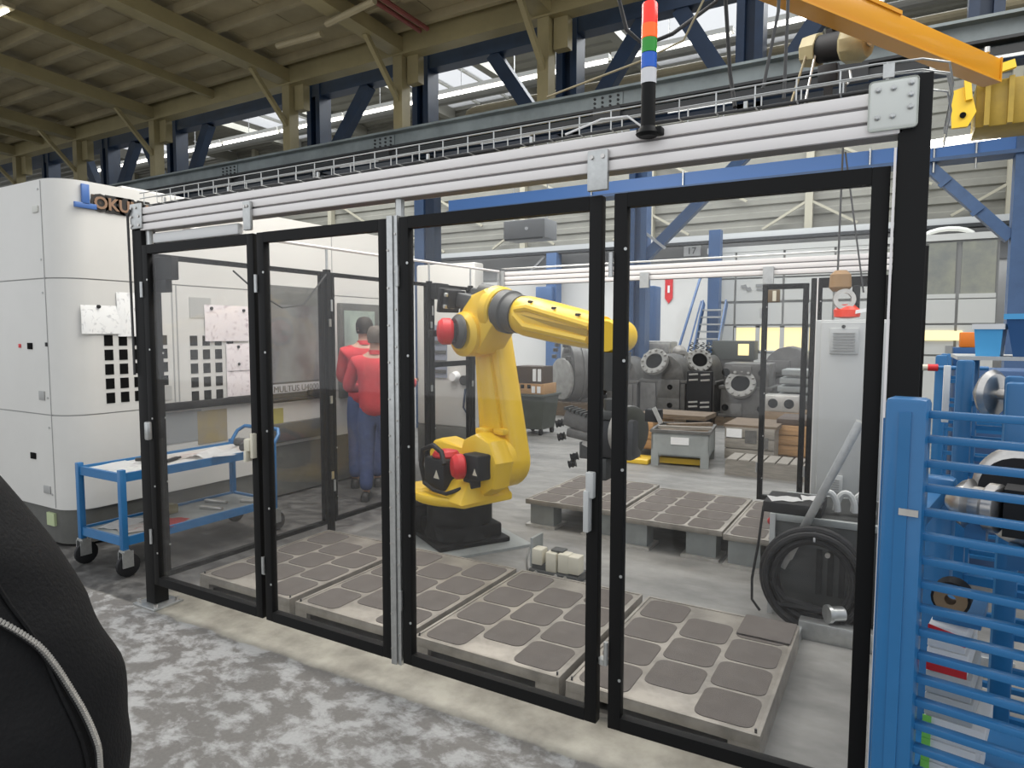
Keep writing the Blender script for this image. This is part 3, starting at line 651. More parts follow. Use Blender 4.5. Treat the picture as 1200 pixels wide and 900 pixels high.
sm = rp_('shoulder_motor', MB().box(.30, .49, -.22, -.02, .575, .765, .02).box(.28, .38, -.19, -.03, .50, .58, .01), rubber)
rp_('red_cap', MB().lathe([(.08, 0), (.095, .015), (.095, .06), (.07, .09), (.03, .10)], (.325, -.215, .67), (-.4, -.9, 0), 16), red, sm)
rp_('warning_label', MB().prism([(.43, -.222, .62), (.48, -.222, .62), (.455, -.222, .67)], (0, .004, 0)), cream, sm)
rp_('motor_cable', MB().tube([(jx-.17, jy-.08, .48), (jx-.19, jy-.1, .62), (jx-.14, jy-.12, .75), (jx, jy-.12, .80), (jx+.1, jy-.12, .76), (jx+.16, jy-.14, .68)], .02, 8).tube([(jx-.1, jy-.14, .50), (jx+.06, jy-.16, .47), (jx+.18, jy-.14, .46), (jx+.26, jy-.06, .50)], .015, 8), rubber)
def capsule(p, q, r0, r1, y0, y1, n=12):
    # outline of two circles joined, in the xz plane
    dx, dz = q[0]-p[0], q[1]-p[1]; a = math.atan2(dz, dx); pts = []
    for k in range(n+1):
        t = a+PI/2+PI*k/n; pts.append((p[0]+r0*math.cos(t), y0, p[1]+r0*math.sin(t)))
    for k in range(n+1):
        t = a-PI/2+PI*k/n; pts.append((q[0]+r1*math.cos(t), y0, q[1]+r1*math.sin(t)))
    return pts, (0, y1-y0, 0)
EX, EZ = .16, 1.645
pts, ex = capsule((.312, .67), (EX, EZ), .215, .12, .12, .30)
la = rp_('lower_arm', MB().prism(pts, ex, .04), yellow)
pts, ex = capsule((.29, .86), (EX+.03, EZ-.2), .10, .075, .09, .33)
rp_('arm_web', MB().prism(pts, ex, .03), yellow, la)
tM = Mx.Translation((.235, .118, 1.02)) @ Mx.Rotation(-.165, 4, 'Y') @ Mx.Rotation(PI/2, 4, 'X')
rp_('number_plate', MB().box(-.035, .035, -.055, .055, 0, .003, 0, tM), mat('yellow_plate', (.62, .40, .03), .5), la)
rp_('arm_lug', MB().box(.17, .30, .02, .13, .87, .92, .01).box(.33, .44, .07, .2, .88, .93, .01), yellow, la)
rp_('elbow_housing', MB().lathe([(.13, 0), (.17, .03), (.175, .30)], (EX-.0, -.12, EZ), (0, 1, 0), 28)
    .prism([(EX-.17, -.06, EZ-.03), (EX-.08, -.06, EZ+.14), (EX+.04, -.06, EZ+.30), (EX+.2, -.06, EZ+.34), (EX+.3, -.06, EZ+.26), (EX+.3, -.06, EZ+.06), (EX+.12, -.06, EZ-.15), (EX-.1, -.06, EZ-.15)], (0, .28, 0), .04), yellow)
em_ = rp_('elbow_motor', MB().lathe([(.13, 0), (.13, .02), (.10, .05)], (EX-.0, -.12, EZ+.02), (-.25, -1, 0), 28).box(EX-.10, EX+.03, -.21, -.16, EZ-.06, EZ+.08, .01), ctrl_grey)
rp_('red_cap', MB().lathe([(.08, 0), (.10, .02), (.10, .08), (.075, .11), (.03, .12)], (EX-.02, -.17, EZ+.02), (-.55, -.9, 0), 16), red, em_)
rp_('cap_clip', MB().box(EX-.17, EX-.11, -.29, -.25, EZ-.02, EZ+.03, .006), rubber, em_)
FA = math.radians(-10); FD = V((math.cos(FA), 0, math.sin(FA))); F0 = V((EX+.19, .08, EZ+.19)); FU = V((-FD.z, 0, FD.x))
def fp(s_, u=0, y=0): return F0+FD*s_+FU*u+V((0, y, 0))
rp_('rear_motors', MB().bar(fp(-.36, .02, -.08), fp(-.04, .02, -.08), .11, .11, FU, .015).bar(fp(-.34, .06, .06), fp(-.04, .06, .06), .11, .12, FU, .015).bar(fp(-.28, -.06, -.04), fp(-.06, -.06, -.04), .17, .07, FU, .01).cyl(fp(-.18, .11), fp(-.04, .11), .06), ctrl_grey)
rp_('junction_box', MB().bar(fp(-.44, .0, -.13), fp(-.40, .0, -.13), .2, .19, FU, .01).bar(fp(-.40, .02, -.13), fp(-.32, .02, -.13), .16, .14, FU, .008), rubber)
for a, b_ in ((.05, -.08), (.05, -.14), (-.04, -.08), (-.04, -.14)): rp_('connector', MB().bar(fp(-.36, a, b_-.07), fp(-.33, a, b_-.07), .04, .03, FU, .006), zinc)
rp_('forearm_ring', MB().lathe([(.15, 0), (.175, .02), (.175, .09), (.16, .11)], fp(-.03), FD, 32), yellow)
rp_('forearm_collar', MB().lathe([(.145, 0), (.16, .02), (.16, .10), (.145, .11), (.14, .20)], fp(.08), FD, 32), ctrl_grey)
FL = 1.06
fm = MB(); rings = []
for s_, ru, ry in ((.26, .11, .11), (.28, .135, .125), (.36, .145, .135), (.6, .140, .13), (.92, .125, .115), (FL, .11, .10)):
    rings.append([fp(s_, ru*math.cos(t), ry*math.sin(t)) for t in [2*PI*k/24 for k in range(24)]])
fm.loft(rings)
fa = rp_('forearm', fm, yellow)
rl_ = MB()
for u0, u1 in ((.075, .04), (-.055, -.05)):
    for sy in (-1, 1): rl_.tube([fp(.34, u0*.3+.02, sy*.115), fp(.46, u0, sy*.125), fp(.75, (u0+u1)/2, sy*.116), fp(1.02, u1, sy*.10)], .028, 8)
rp_('forearm_rib', rl_, yellow, fa)
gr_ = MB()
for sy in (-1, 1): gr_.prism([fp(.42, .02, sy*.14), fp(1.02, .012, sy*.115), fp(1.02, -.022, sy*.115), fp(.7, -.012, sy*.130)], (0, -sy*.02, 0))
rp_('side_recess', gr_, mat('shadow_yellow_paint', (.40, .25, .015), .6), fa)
for s_, u in ((.45, .115), (.68, .105), (.9, .095)): rp_('plug_screw', MB().cyl(fp(s_, u, -.07), fp(s_, u, -.11), .009, n=8), rubber, fa)
W5 = fp(FL+.10)
rp_('wrist', MB().lathe([(.095, 0), (.105, .03), (.105, .17), (.095, .2)], W5+V((0, -.10, 0)), (0, 1, 0), 24).lathe([(.10, 0), (.09, .12)], fp(FL-.01), FD, 20), yellow)
rp_('wrist_flange', MB().lathe([(.1, 0), (.09, .12), (.08, .24)], W5-V((0, 0, .1)), (0, 0, -1), 24), ctrl_grey)
G0 = WM[rb.name] @ W5
# gripper hanging from the wrist
gx, gy, gz = G0.x, G0.y, G0.z
print('wrist at', [round(v, 3) for v in G0])
gt = thing('robot_gripper', 'dark metal gripper with toothed jaw and round disc under the robot wrist', 'gripper', (gx, gy, gz-.7))
GS = .78
def gl(dx, dy, dz): return V((gx+dx, gy+dy, gz+dz))
MB().cyl(gl(0, 0, -.34), gl(0, 0, -.44), .09).box(gx-.14, gx+.14, gy-.14, gy+.14, gz-.50, gz-.43, .01).build('adapter', ctrl_grey, gt)
MB().box(gx-.15, gx+.2, gy-.11, gy+.11, gz-.82, gz-.49, .03).build('gripper_body', mat('gunmetal', (.07, .072, .075), .4, .6), gt)
jw = MB().bar(gl(-.40, -.06, -.50), gl(-.10, -.06, -.58), .16, .13, bev=.02).bar(gl(-.36, -.12, -.62), gl(-.12, -.1, -.66), .1, .07, bev=.01).build('toothed_jaw', cast, gt)
for k in range(9): MB().box(gx-.39+k*.035, gx-.37+k*.035, gy-.15, gy+.02, gz-.44-k*.009, gz-.415-k*.009).build('tooth', ctrl_grey, jw)
MB().box(gx-.27, gx-.12, gy-.1, gy+.1, gz-.84, gz-.70, .01).box(gx-.18, gx-.02, gy-.12, gy+.1, gz-1.0, gz-.82, .01).build('lower_clamp', ctrl_grey, gt)
for dx, dz in ((-.42, -.55), (-.40, -.66), (-.28, -.82), (-.30, -.88)): MB().lathe([(.035, 0), (.025, .015), (.035, .03), (.025, .045), (.035, .06)], gl(dx, -.1, dz), (-1, -.3, -.3), 12).build('suction_bellow', rubber, gt)
MB().lathe([(.20, 0), (.21, .02), (.21, .07), (.13, .10)], gl(.09, .0, -.60), (.9, -.35, 0), 32).build('disc', mat('olive_dark_disc', (.05, .052, .04), .4, .4), gt)
MB().ring(.215, .19, gl(.10, 0, -.60), (.9, -.35, 0), .05, 32).build('disc_rim', cast_l, gt)
MB().box(gx+.28, gx+.40, gy-.08, gy+.02, gz-.50, gz-.40, .01).build('side_clamp', rubber, gt)
MB().bar(gl(-.22, -.13, -.69), gl(-.12, -.13, -.73), .02, .05).bar(gl(.36, -.1, -.38), gl(.42, -.1, -.50), .02, .03).build('bright_finger', machined, gt)

for o_ in gt.children_recursive:
    o_.data.transform(Mx.Translation((0, 0, .1)) @ Mx.Diagonal((GS, GS, GS, 1)) @ Mx.Translation((0, 0, -.1)))
# cream connectors on the floor
cb = thing('connector_stand', 'group of cream plug housings on a dark foot beside the middle deck plates', 'connector', (1.9, 1.66, 0))
MB().box(1.74, 2.1, 1.56, 1.74, 0, .06, .01).box(1.76, 1.86, 1.58, 1.72, .06, .10).build('foot', ctrl_grey, cb)
for x, z0, z1 in ((1.76, .09, .20), (1.865, .055, .19), (1.955, .065, .195), (2.03, .07, .19)): MB().box(x, x+.08, 1.57, 1.66, z0, z1, .01).build('plug_housing', cream, cb)
MB().box(1.89, 1.98, 1.60, 1.68, .192, .205, .004).build('socket_lid', ctrl_grey, cb); MB().box(1.735, 1.755, 1.6, 1.75, .06, .26).build('side_plate', grey_box, cb)
for x in (1.80, 2.02, 1.95): MB().cyl((x, 1.56, .045), (x, 1.545, .045), .012, n=8).build('screw', machined, cb)
MB().tube([(1.70, 1.62, .02), (1.69, 1.62, .1), (1.70, 1.65, .17)], .008, 6).build('plug_lead', machined, cb)

# ------------------------------------------------------------------ the big white machine on the left
MX, MY = -1.5, .29
mt = thing('machining_centre', 'large white machine tool with rounded corner and dark plinth on the left', 'machine', (MX, MY, 0))
def shell(z0, z1, inset=0, x0=-5.2, y1=4.35, r=.22, name='body_panel', m=white):
    pts = [(x0, MY+inset, z0), (MX-r, MY+inset, z0)]
    for k in range(1, 8):
        a = -PI/2+PI/2*k/8; pts.append((MX-r+(r-inset)*math.cos(a), MY+r+(r-inset)*math.sin(a), z0))
    pts += [(MX-inset, MY+r, z0), (MX-inset, y1, z0), (x0, y1, z0)]
    return MB().prism(pts, (0, 0, z1-z0)).build(name, m, mt, smooth=25)
shell(.02, .29, .015, name='plinth', m=plinth); shell(.286, 1.018, .006, name='panel_core', m=seam_m)
lo = shell(.29, 1.014); mid = shell(1.024, 2.052); up = shell(2.062, 2.79); shell(1.0, 2.07, .008, name='panel_core', m=seam_m)
# vertical seams stand in as narrow shadow gaps with their own strips
for y, z0, z1 in ((1.16, 1.03, 2.05), (1.20, 1.03, 2.05), (2.02, 1.03, 2.05), (2.86, .3, 2.05), (3.02, .3, 2.78)):
    MB().box(MX-.002, MX+.004, y-.005, y+.005, z0, z1).build('panel_joint', seam_m, mt)
for x in (MX-.22,): 
    MB().box(x-.004, x+.004, MY-.003, MY+.01, .3, 2.78).build('panel_joint', seam_m, mt)
for z in (2.72, 2.2, 1.95, 1.15, .92, .40): MB().cyl((MX-.26, MY, z), (MX-.26, MY-.006, z), .008, n=8).build('panel_screw', zinc, mt)
def vents(y0, z0, ny, nz, pitch, sz):
    fr = None
    for i in range(ny):
        for k in range(nz):
            y = y0+i*pitch; z = z0-k*pitch
            MB().box(MX-.004, MX+.003, y, y+sz*.8, z-sz, z).build('vent_hole', dark, mt)
vents(.585, 1.63, 5, 5, .113, .083); vents(1.315, 1.625, 4, 5, .122, .088)
MB().box(MX, MX+.004, 1.32, 1.53, 1.78, 1.96).build('data_plate', mat('plate_grey', (.42, .42, .40), .4), mt)
MB().box(MX, MX+.004, 1.06, 1.13, 1.08, 1.20).build('small_plate', mat('plate_grey', (.42, .42, .40), .4), mt)
MB().box(MX, MX+.05, .93, 2.05, .99, 1.055, .006).build('black_rail', rubber, mt)
MB().box(MX, MX+.004, 1.0, 1.4, .70, .97).build('grey_window', mat('plate_grey_dark', (.30, .31, .31), .3), mt)
MB().box(MX, MX+.005, 1.36, 1.66, .66, .955).build('rusty_plate', mat('rusty_grey', (.28, .25, .20), .6, col2=(.34, .27, .12), vscale=3), mt)
# operator door with smoked window
MB().box(MX, MX+.03, 2.1, 2.86, 1.0, 2.12, .01).build('door_frame', plinth, mt)
MB().box(MX+.03, MX+.036, 2.16, 2.82, 1.16, 1.93).build('door_window', smoked, mt)
MB().box(MX+.03, MX+.038, 2.14, 2.84, 1.05, 1.14).build('name_strip', mat('name_strip_grey', (.38, .38, .38), .5), mt)
text_obj('lettering', 'MULTUS U4000', .088, plinth, axes((MX+.039, 2.17, 1.062), (0, 1, 0), (0, 0, 1)), .002, parent=mt)
MB().box(MX+.02, MX+.028, 2.12, 2.84, 1.95, 2.10).build('upper_door_panel', white, mt)
MB().tube([(MX+.05, 2.1, .98), (MX+.05, 2.86, .98)], .02).box(MX+.03, MX+.08, 2.6, 2.8, 1.0, 1.06, .01).build('door_handle', rubber, mt)
MB().box(MX, MX+.02, 1.95, 2.3, .55, .9).build('yellow_stripe_plate', mat('olive_yellow', (.36, .33, .10), .5), mt)
MB().box(MX, MX+.06, 2.1, 2.8, .56, .75, .01).build('lower_box', ctrl_grey, mt); MB().box(MX-.1, MX+.012, 2.02, 4.36, .02, .52).build('dark_kickplate', plinth, mt)
# control panel the workers look at
MB().box(MX, MX+.06, 3.08, 3.78, .93, 1.98, .012).build('panel_frame', plinth, mt)
MB().box(MX+.06, MX+.066, 3.13, 3.62, 1.05, 1.90).build('control_screen', screen_m, mt)
for k in range(6): MB().cyl((MX+.06, 3.70, 1.15+k*.1), (MX+.075, 3.70, 1.15+k*.1), .018, n=10).build('button', cab_grey, mt)
# emblem and maker's lettering on the top panel
e = MB(); e.box(MX, MX+.02, .46, .515, 2.615, 2.765, .003).box(MX, MX+.02, .405, .565, 2.585, 2.625, .003); e.build('blue_emblem', mat('emblem_blue', (.05, .13, .36), .4), mt)
tm = axes((MX+.006, .545, 2.60), (0, 1, 0), (0, 0, 1))
text_obj('letter_backing', 'OKUMA', .128, mat('letter_black', (.012, .01, .009), .5), tm, .005, .024, mt)
text_obj('lettering', 'OKUMA', .128, mat('letter_bronze', (.23, .135, .08), .5), axes((MX+.014, .545, 2.60), (0, 1, 0), (0, 0, 1)), .004, .003, mt)
MB().box(MX, MX+.010, .535, 1.02, 2.60, 2.70).build('letter_plate', mat('letter_brown', (.06, .035, .02), .5), mt)
# front face fittings
for x0, x1, z0, z1, m, n_ in ((-2.02, -1.95, 1.52, 1.57, dark, 'display'), (-1.75, -1.72, 1.545, 1.575, rubber, 'button'), (-2.16, -2.13, 1.53, 1.56, red, 'button'), (-2.06, -1.98, .655, .705, dark, 'socket'), (-1.88, -1.80, 1.13, 1.20, seam_m, 'data_plate'), (-1.88, -1.78, .40, .46, seam_m, 'data_plate'), (-1.84, -1.76, 2.55, 2.60, mat('faint_plate', (.55, .55, .50), .5), 'data_plate')):
    MB().box(x0, x1, MY-.008, MY, z0, z1, .002).build(n_, m, mt)
MB().box(-1.86, -1.75, MY-.004, MY+.02, .15, .25).build('green_label', mat('pale_green_label', (.45, .52, .30), .5), mt)
MB().box(MX-.3, MX-.05, .8, 1.6, 2.79, 2.82, .01).build('top_cover', white, mt)
# black signal tower / guide rail seen in front of the machine (upper part of side door opening)
def sheet(label, y0, y1, z0, z1, m, magnets, cat='paper'):
    t = thing('pinned_sheet', label, cat, (MX+.004, (y0+y1)/2, z0))
    b = MB(); n = 6; rows_ = []
    for i in range(n+1):
        y = y0+(y1-y0)*i/n; x = MX+.006+.010*math.sin(i*1.9)**2+.006*(i % 2)
        rows_.append([(x, y, z0), (x+.004, y, (z0+z1)/2), (MX+.005, y, z1)])
    b.loft(rows_, cap=False, closed=False); b.build('sheet', m, t, smooth=60)
    for y, z in magnets: MB().cyl((MX, y, z), (MX+.018, y, z), .014, n=10).build('magnet', rubber, t)
    return t
sheet('wide printed sheet pinned left of the first vent grid', .42, .72, 1.64, 1.86, sheet_m, ((.55, 1.85),))
sheet('tall printed sheet half hidden behind the left post', .69, .9, 1.62, 1.97, sheet_m, ((.86, 1.93), (.86, 1.68)))
sheet('printed drawing pinned over the second vent grid', 1.46, 1.92, 1.575, 1.90, sheet_pink, ((1.53, 1.87), (1.87, 1.86)))
sheet('upper of two curled sheets right of the second vent grid', 1.67, 2.0, 1.30, 1.55, sheet_pink, ((1.8, 1.52), (1.8, 1.36)))
sheet('lower of two curled sheets right of the second vent grid', 1.67, 2.0, 1.06, 1.31, sheet_pink, ())

# second white cabinet beyond the workers
wc = thing('control_cabinet', 'tall white cabinet with round black fittings left of the robot', 'cabinet', (-1.0, 4.4, 0))
MB().box(-1.45, -.57, 4.42, 4.62, .5, 2.5, .02).build('body', white, wc); MB().box(-1.45, -.57, 4.42, 4.62, 0, .5, .01).build('base', plinth, wc)
MB().lathe([(.06, 0), (.06, .03)], (-.72, 4.42, 1.08), (0, -1, 0), 20).build('black_dial', rubber, wc); MB().box(-.68, -.6, 4.41, 4.42, 1.2, 1.42).build('grey_plate', seam_m, wc)
MB().lathe([(.07, 0), (.05, .08)], (-.85, 4.42, 1.12), (0, -1, 0), 16).build('white_knob', paper_w, wc); MB().box(-1.2, -.98, 4.40, 4.42, 1.1, 1.75).build('slotted_panel', mat('louver_blue_grey', (.24, .26, .32), .5), wc)
for k in range(5): MB().box(-1.2, -.98, 4.385, 4.40, 1.16+k*.12, 1.20+k*.12).build('slot', ctrl_grey, wc)
MB().tube([(-.7, 4.40, .98), (-.72, 4.39, .75), (-.65, 4.39, .66), (-.58, 4.40, .62)], .012, 6).build('blue_lead', navy, wc)

# ------------------------------------------------------------------ blue tool cart and what lies on it
KX0, KX1, KY0, KY1 = -1.12, -.60, .17, 1.42
kt = thing('tool_cart', 'blue two-tier workshop cart on black castors beside the white machine', 'cart', ((KX0+KX1)/2, (KY0+KY1)/2, 0))
for x in (KX0, KX1):
    for y in (KY0, KY1):
        MB().box(x-.02, x+.02, y-.02, y+.02, .19, .735, .003).build('post', blue, kt)
        cs = MB().box(x-.035, x+.035, y-.02, y+.02, .17, .19).box(x-.028, x-.022, y-.03, y+.045, .07, .18).box(x+.022, x+.028, y-.03, y+.045, .07, .18).build('castor', zinc, kt)
        MB().lathe([(.055, 0), (.078, .008), (.08, .02), (.078, .032), (.055, .04)], (x-.02, y+.02, .08), (1, 0, 0), 20).lathe([(.02, 0), (.02, .05)], (x-.025, y+.02, .08), (1, 0, 0), 10).build('wheel', rubber, cs)
for z in (.68, .245):
    sh = MB().box(KX0, KX1, KY0, KY1, z, z+.012).build('shelf', grey_box if z < .5 else mat('cart_top_board', (.52, .50, .47), .5), kt)
    MB().box(KX0, KX1, KY0-.01, KY0+.01, z-.03, z+.03).box(KX0, KX1, KY1-.01, KY1+.01, z-.03, z+.03).box(KX0-.01, KX0+.01, KY0, KY1, z-.03, z+.03).box(KX1-.01, KX1+.01, KY0, KY1, z-.03, z+.03).build('shelf_rim', blue, sh)
MB().tube([(KX0, KY1, .72), (KX0, KY1+.06, .80), (KX0+.05, KY1+.10, .84), (KX1-.05, KY1+.10, .84), (KX1, KY1+.06, .80), (KX1, KY1, .72)], .016, 10).build('push_handle', blue, kt)
def lying(label, x, y, z, wx, wy, rz, m, h=.004, cat='paper', name='loose_sheet', curl=.008):
    M = Mx.Translation((x, y, z)) @ Mx.Rotation(rz, 4, 'Z'); b = MB(); R_ = []
    for i in range(7):
        u = i/6-.5; R_.append([M @ V((u*wx, v*wy, curl*(math.sin(i*1.7+v*3)+1)*.5+dz)) for v in (-.5, 0, .5) for dz in (0,)])
    bm_ = b; bm_.loft(R_, cap=False, closed=False)
    r = bmesh.ops.solidify(bm_.b, geom=bm_.b.faces[:], thickness=-h)
    return tag(b.build(name, m, origin=(x, y, z), smooth=60), label, cat)
zt = .693
lying('white sheet at the near end of the cart top', -.98, .36, zt, .24, .30, .2, paper_w)
lying('grey-printed sheet beside the near corner post of the cart', -.76, .33, zt, .22, .26, -.15, sheet_m)
lying('white sheet in the middle of the cart top', -.72, .98, zt+.006, .3, .34, .3, paper_w, curl=.03)
lying('pink-printed sheet left of the middle of the cart top', -.9, .84, zt, .22, .3, -.3, mag_m)
lying('reddish sheet under the white ones on the cart top', -.72, 1.2, zt, .24, .26, .15, mag_m, curl=.02)
tag(MB().box(-.93, -.86, .50, .57, zt, zt+.085, .004).build('black_box', rubber, origin=(-.9, .53, zt)), 'small black box standing on the cart top', 'box')
for i, (x, y, a) in enumerate(((-.82, .52, .4), (-1.0, .58, 1.2), (-.80, .66, 2.0))):
    q = MB().bar((x-.07*math.cos(a), y-.07*math.sin(a), zt+.014), (x+.07*math.cos(a), y+.07*math.sin(a), zt+.014), .025, .026, bev=.006).bar((x+.07*math.cos(a), y+.07*math.sin(a), zt+.014), (x+.11*math.cos(a), y+.11*math.sin(a), zt+.014), .012, .012)
    tag(q.build('hand_tool', rubber if i != 1 else cordm, origin=(x, y, zt)), ('black hand tool beside the black box on the cart', 'dark hand tool at the back edge of the cart top', 'black hand tool nearest the left post on the cart')[i], 'tool')
tag(MB().tube([(-.66, 1.18, zt+.04), (-.72, 1.26, zt+.06), (-.68, 1.36, zt+.05), (-.8, 1.38, zt+.04), (-.9, 1.3, zt+.05), (-.95, 1.36, zt+.04)], .035, 10).build('crumpled_rag', cordm, origin=(-.8, 1.3, zt)), 'dark crumpled rag at the far end of the cart top', 'rag')
lying('white sheet on the lower cart shelf', -.98, .38, .262, .2, .28, .35, paper_w)
lying('red and white magazine on the lower cart shelf', -.78, .40, .262, .22, .3, -.25, mag_m, h=.012)
lying('red booklet under the magazine on the lower shelf', -.72, .56, .262, .2, .25, .5, red, h=.008)
tag(MB().box(-1.02, -.92, .62, .78, .26, .33, .01).build('olive_carton', mat('olive_carton', (.17, .15, .07), .7), origin=(-.97, .7, .26)), 'small olive box behind the magazine on the lower shelf', 'box')
for i, (x, y) in enumerate(((-.8, .95), (-.95, 1.1), (-.7, 1.25))):
    tag(MB().bar((x-.1, y, .27), (x+.1, y+.05, .27), .03, .025, bev=.005).build('spanner', steel, origin=(x, y, .26)), ('steel spanner in the middle of the lower shelf', 'steel spanner at the back of the lower shelf', 'steel spanner at the far end of the lower shelf')[i], 'tool')

# ------------------------------------------------------------------ people
def person(label, loc, rz, top_m, legs_m, hair, h=1.75, look=0, arms=None, name='person', sw=.185):
    t = thing(name, label, 'person', loc, rz); k = h/1.75
    def q(*p): return tuple(c*k for c in p)
    A = arms or {}
    lE, lW = A.get('l', ((-.27, .06, 1.14), (-.20, .30, 1.12))); rE, rW = A.get('r', ((.27, .02, 1.13), (.22, .28, 1.06)))
    vs = [(0, 0, .95), (0, -.01, 1.12), (0, -.01, 1.30), (0, 0, 1.44), (0, .01, 1.53), (0, .025, 1.60), (0, .03, 1.68), (0, .02, 1.735)]
    rd = [(.155, .115), (.15, .11), (.175, .12), (.11, .09), (.055, .058), (.072, .088), (.078, .098), (.055, .07)]
    ed = [(i, i+1) for i in range(7)]
    for sx, E_, W_ in ((-1, lE, lW), (1, rE, rW)):
        i = len(vs); sh = (sw*sx, 0, 1.41); vs += [sh, E_, W_]; rd += [.06, .045, .03]; ed += [(3, i), (i, i+1), (i+1, i+2)]
        d = (V(W_)-V(E_)).normalized(); hp = V(W_)+d*.05; hk = V(W_)+d*.095; j = len(vs)
        vs += [tuple(hp)]; rd += [(.038, .02)]; ed += [(i+2, j)]
        side = d.cross(V((0, 0, 1))).normalized()
        for f_, (o_, l_) in enumerate(((-.03, .070), (-.01, .082), (.01, .078), (.028, .06))):
            a = hk+side*o_; b_ = a+d*l_*.5+V((0, 0, -.012)); c_ = a+d*l_*.85+V((0, 0, -.035)); n = len(vs)
            vs += [tuple(a), tuple(b_), tuple(c_)]; rd += [.0095, .009, .008]; ed += [(j, n), (n, n+1), (n+1, n+2)]
        th = hp+side*(.035*sx*-1)+d*.02; n = len(vs); vs += [tuple(th), tuple(th+d*.035+side*(-.012*sx))]; rd += [.011, .009]; ed += [(j, n), (n, n+1)]
    for sx in (-1, 1):
        i = len(vs); vs += [(.095*sx, 0, .88), (.105*sx, .015, .49), (.11*sx, -.02, .10), (.118*sx, .09, .035)]; rd += [.09, .06, .04, .022]; ed += [(0, i), (i, i+1), (i+1, i+2), (i+2, i+3)]
    vs.append((0, .13, 1.635)); rd.append(.016); ed.append((5, len(vs)-1))
    for sx in (-1, 1): vs.append((.088*sx, .015, 1.645)); rd.append(.018); ed.append((6, len(vs)-1))
    skin_mesh('body', [q(*v) for v in vs], ed, [tuple(c*k for c in (r if isinstance(r, tuple) else (r, r))) for r in rd], skin_m, t)
    # jacket
    jv = [(0, -.01, .84), (0, -.01, 1.0), (0, -.015, 1.16), (0, -.015, 1.32), (0, 0, 1.43), (0, 0, 1.50)]; jr = [(.185, .145), (.19, .15), (.19, .148), (.205, .145), (.14, .11), (.075, .075)]; je = [(i, i+1) for i in range(5)]
    for sx, E_, W_ in ((-1, lE, lW), (1, rE, rW)):
        i = len(jv); Wm = tuple(V(W_)*.93+V(E_)*.07); jv += [((sw+.01)*sx, 0, 1.40), E_, Wm]; jr += [.085, .068, .052]; je += [(4, i), (i, i+1), (i+1, i+2)]
    j = skin_mesh('jacket', [q(*v) for v in jv], je, [tuple(c*k for c in (r if isinstance(r, tuple) else (r, r))) for r in jr], top_m, t)
    b = MB(); b.lathe([(.085*k, 0), (.075*k, .045*k)], (0, .0, 1.48*k), (0, .1, 1), 20, cap=False); b.build('collar', top_m, j, local=True)
    tv = [(0, 0, .97), (0, 0, 1.1)]; tr_ = [(.168, .13), (.155, .12)]; te = [(0, 1)]
    for sx in (-1, 1):
        i = len(tv); tv += [(.1*sx, 0, .84), (.105*sx, .012, .49), (.112*sx, -.02, .09)]; tr_ += [.108, .082, .07]; te += [(0, i), (i, i+1), (i+1, i+2)]
    skin_mesh('trousers', [q(*v) for v in tv], te, [tuple(c*k for c in (r if isinstance(r, tuple) else (r, r))) for r in tr_], legs_m, t)
    for sx in (-1, 1):
        b = MB(); x = .118*sx; R_ = []
        for y, hw, zz in ((-.10, .03, .06), (-.07, .042, .09), (0, .044, .1), (.08, .048, .075), (.15, .044, .05), (.19, .02, .03)):
            R_.append([((x+hw)*k, y*k, .0), ((x+hw)*k, y*k, zz*.6*k), ((x+hw*.5)*k, y*k, zz*k), ((x-hw*.5)*k, y*k, zz*k), ((x-hw)*k, y*k, zz*.6*k), ((x-hw)*k, y*k, 0)])
        b.loft(R_); b.build('shoe', shoe_m, t, local=True, smooth=60)
    b = MB(); R_ = []
    for zz, s_ in ((1.60, .90), (1.65, 1.0), (1.70, 1.0), (1.74, .86), (1.768, .55), (1.775, .12)):
        n = 18; ring = []
        for i in range(n):
            a = 2*PI*i/n; y = math.sin(a); front = max(0, y)
            z_ = zz+(.085*front**1.5 if zz < 1.70 else 0)*(1 if zz < 1.68 else .4)
            ring.append((.088*s_*math.cos(a)*k, (.015+.108*s_*y-.004*front)*k, min(z_, 1.775)*k))
        R_.append(ring)
    b.loft(R_); b.build('hair', hair, t, local=True, smooth=80)
    for sx in (-1, 1):
        MB().lathe([(.001, -.011*k), (.009*k, -.006*k), (.011*k, 0), (.009*k, .006*k), (.001, .011*k)], (.032*sx*k, .108*k, 1.655*k), (0, 1, 0), 10).build('eye', mat('eye_white', (.5, .5, .48), .3), t, local=True)
    MB().tube([(-.022*k, .118*k, 1.585*k), (0, .123*k, 1.583*k), (.022*k, .118*k, 1.585*k)], .005*k, 6).build('mouth', mat('lips', (.36, .15, .13), .5), t, local=True)
    return t
person('person in red jacket and blue jeans, nearer of the two at the machine', (-.57, 2.66, 0), .55, redcloth, denim, hair_g, 1.70, arms={'l': ((-.30, .05, 1.15), (-.24, .30, 1.12)), 'r': ((.33, .02, 1.16), (.34, .27, 1.20))})
person('person in red jacket and blue jeans, further one facing the control screen', (-1.08, 3.06, 0), .75, redcloth, denim, hair_m, 1.80, arms={'l': ((-.24, .06, 1.14), (-.17, .22, 1.12)), 'r': ((.24, .04, 1.14), (.18, .22, 1.1))})
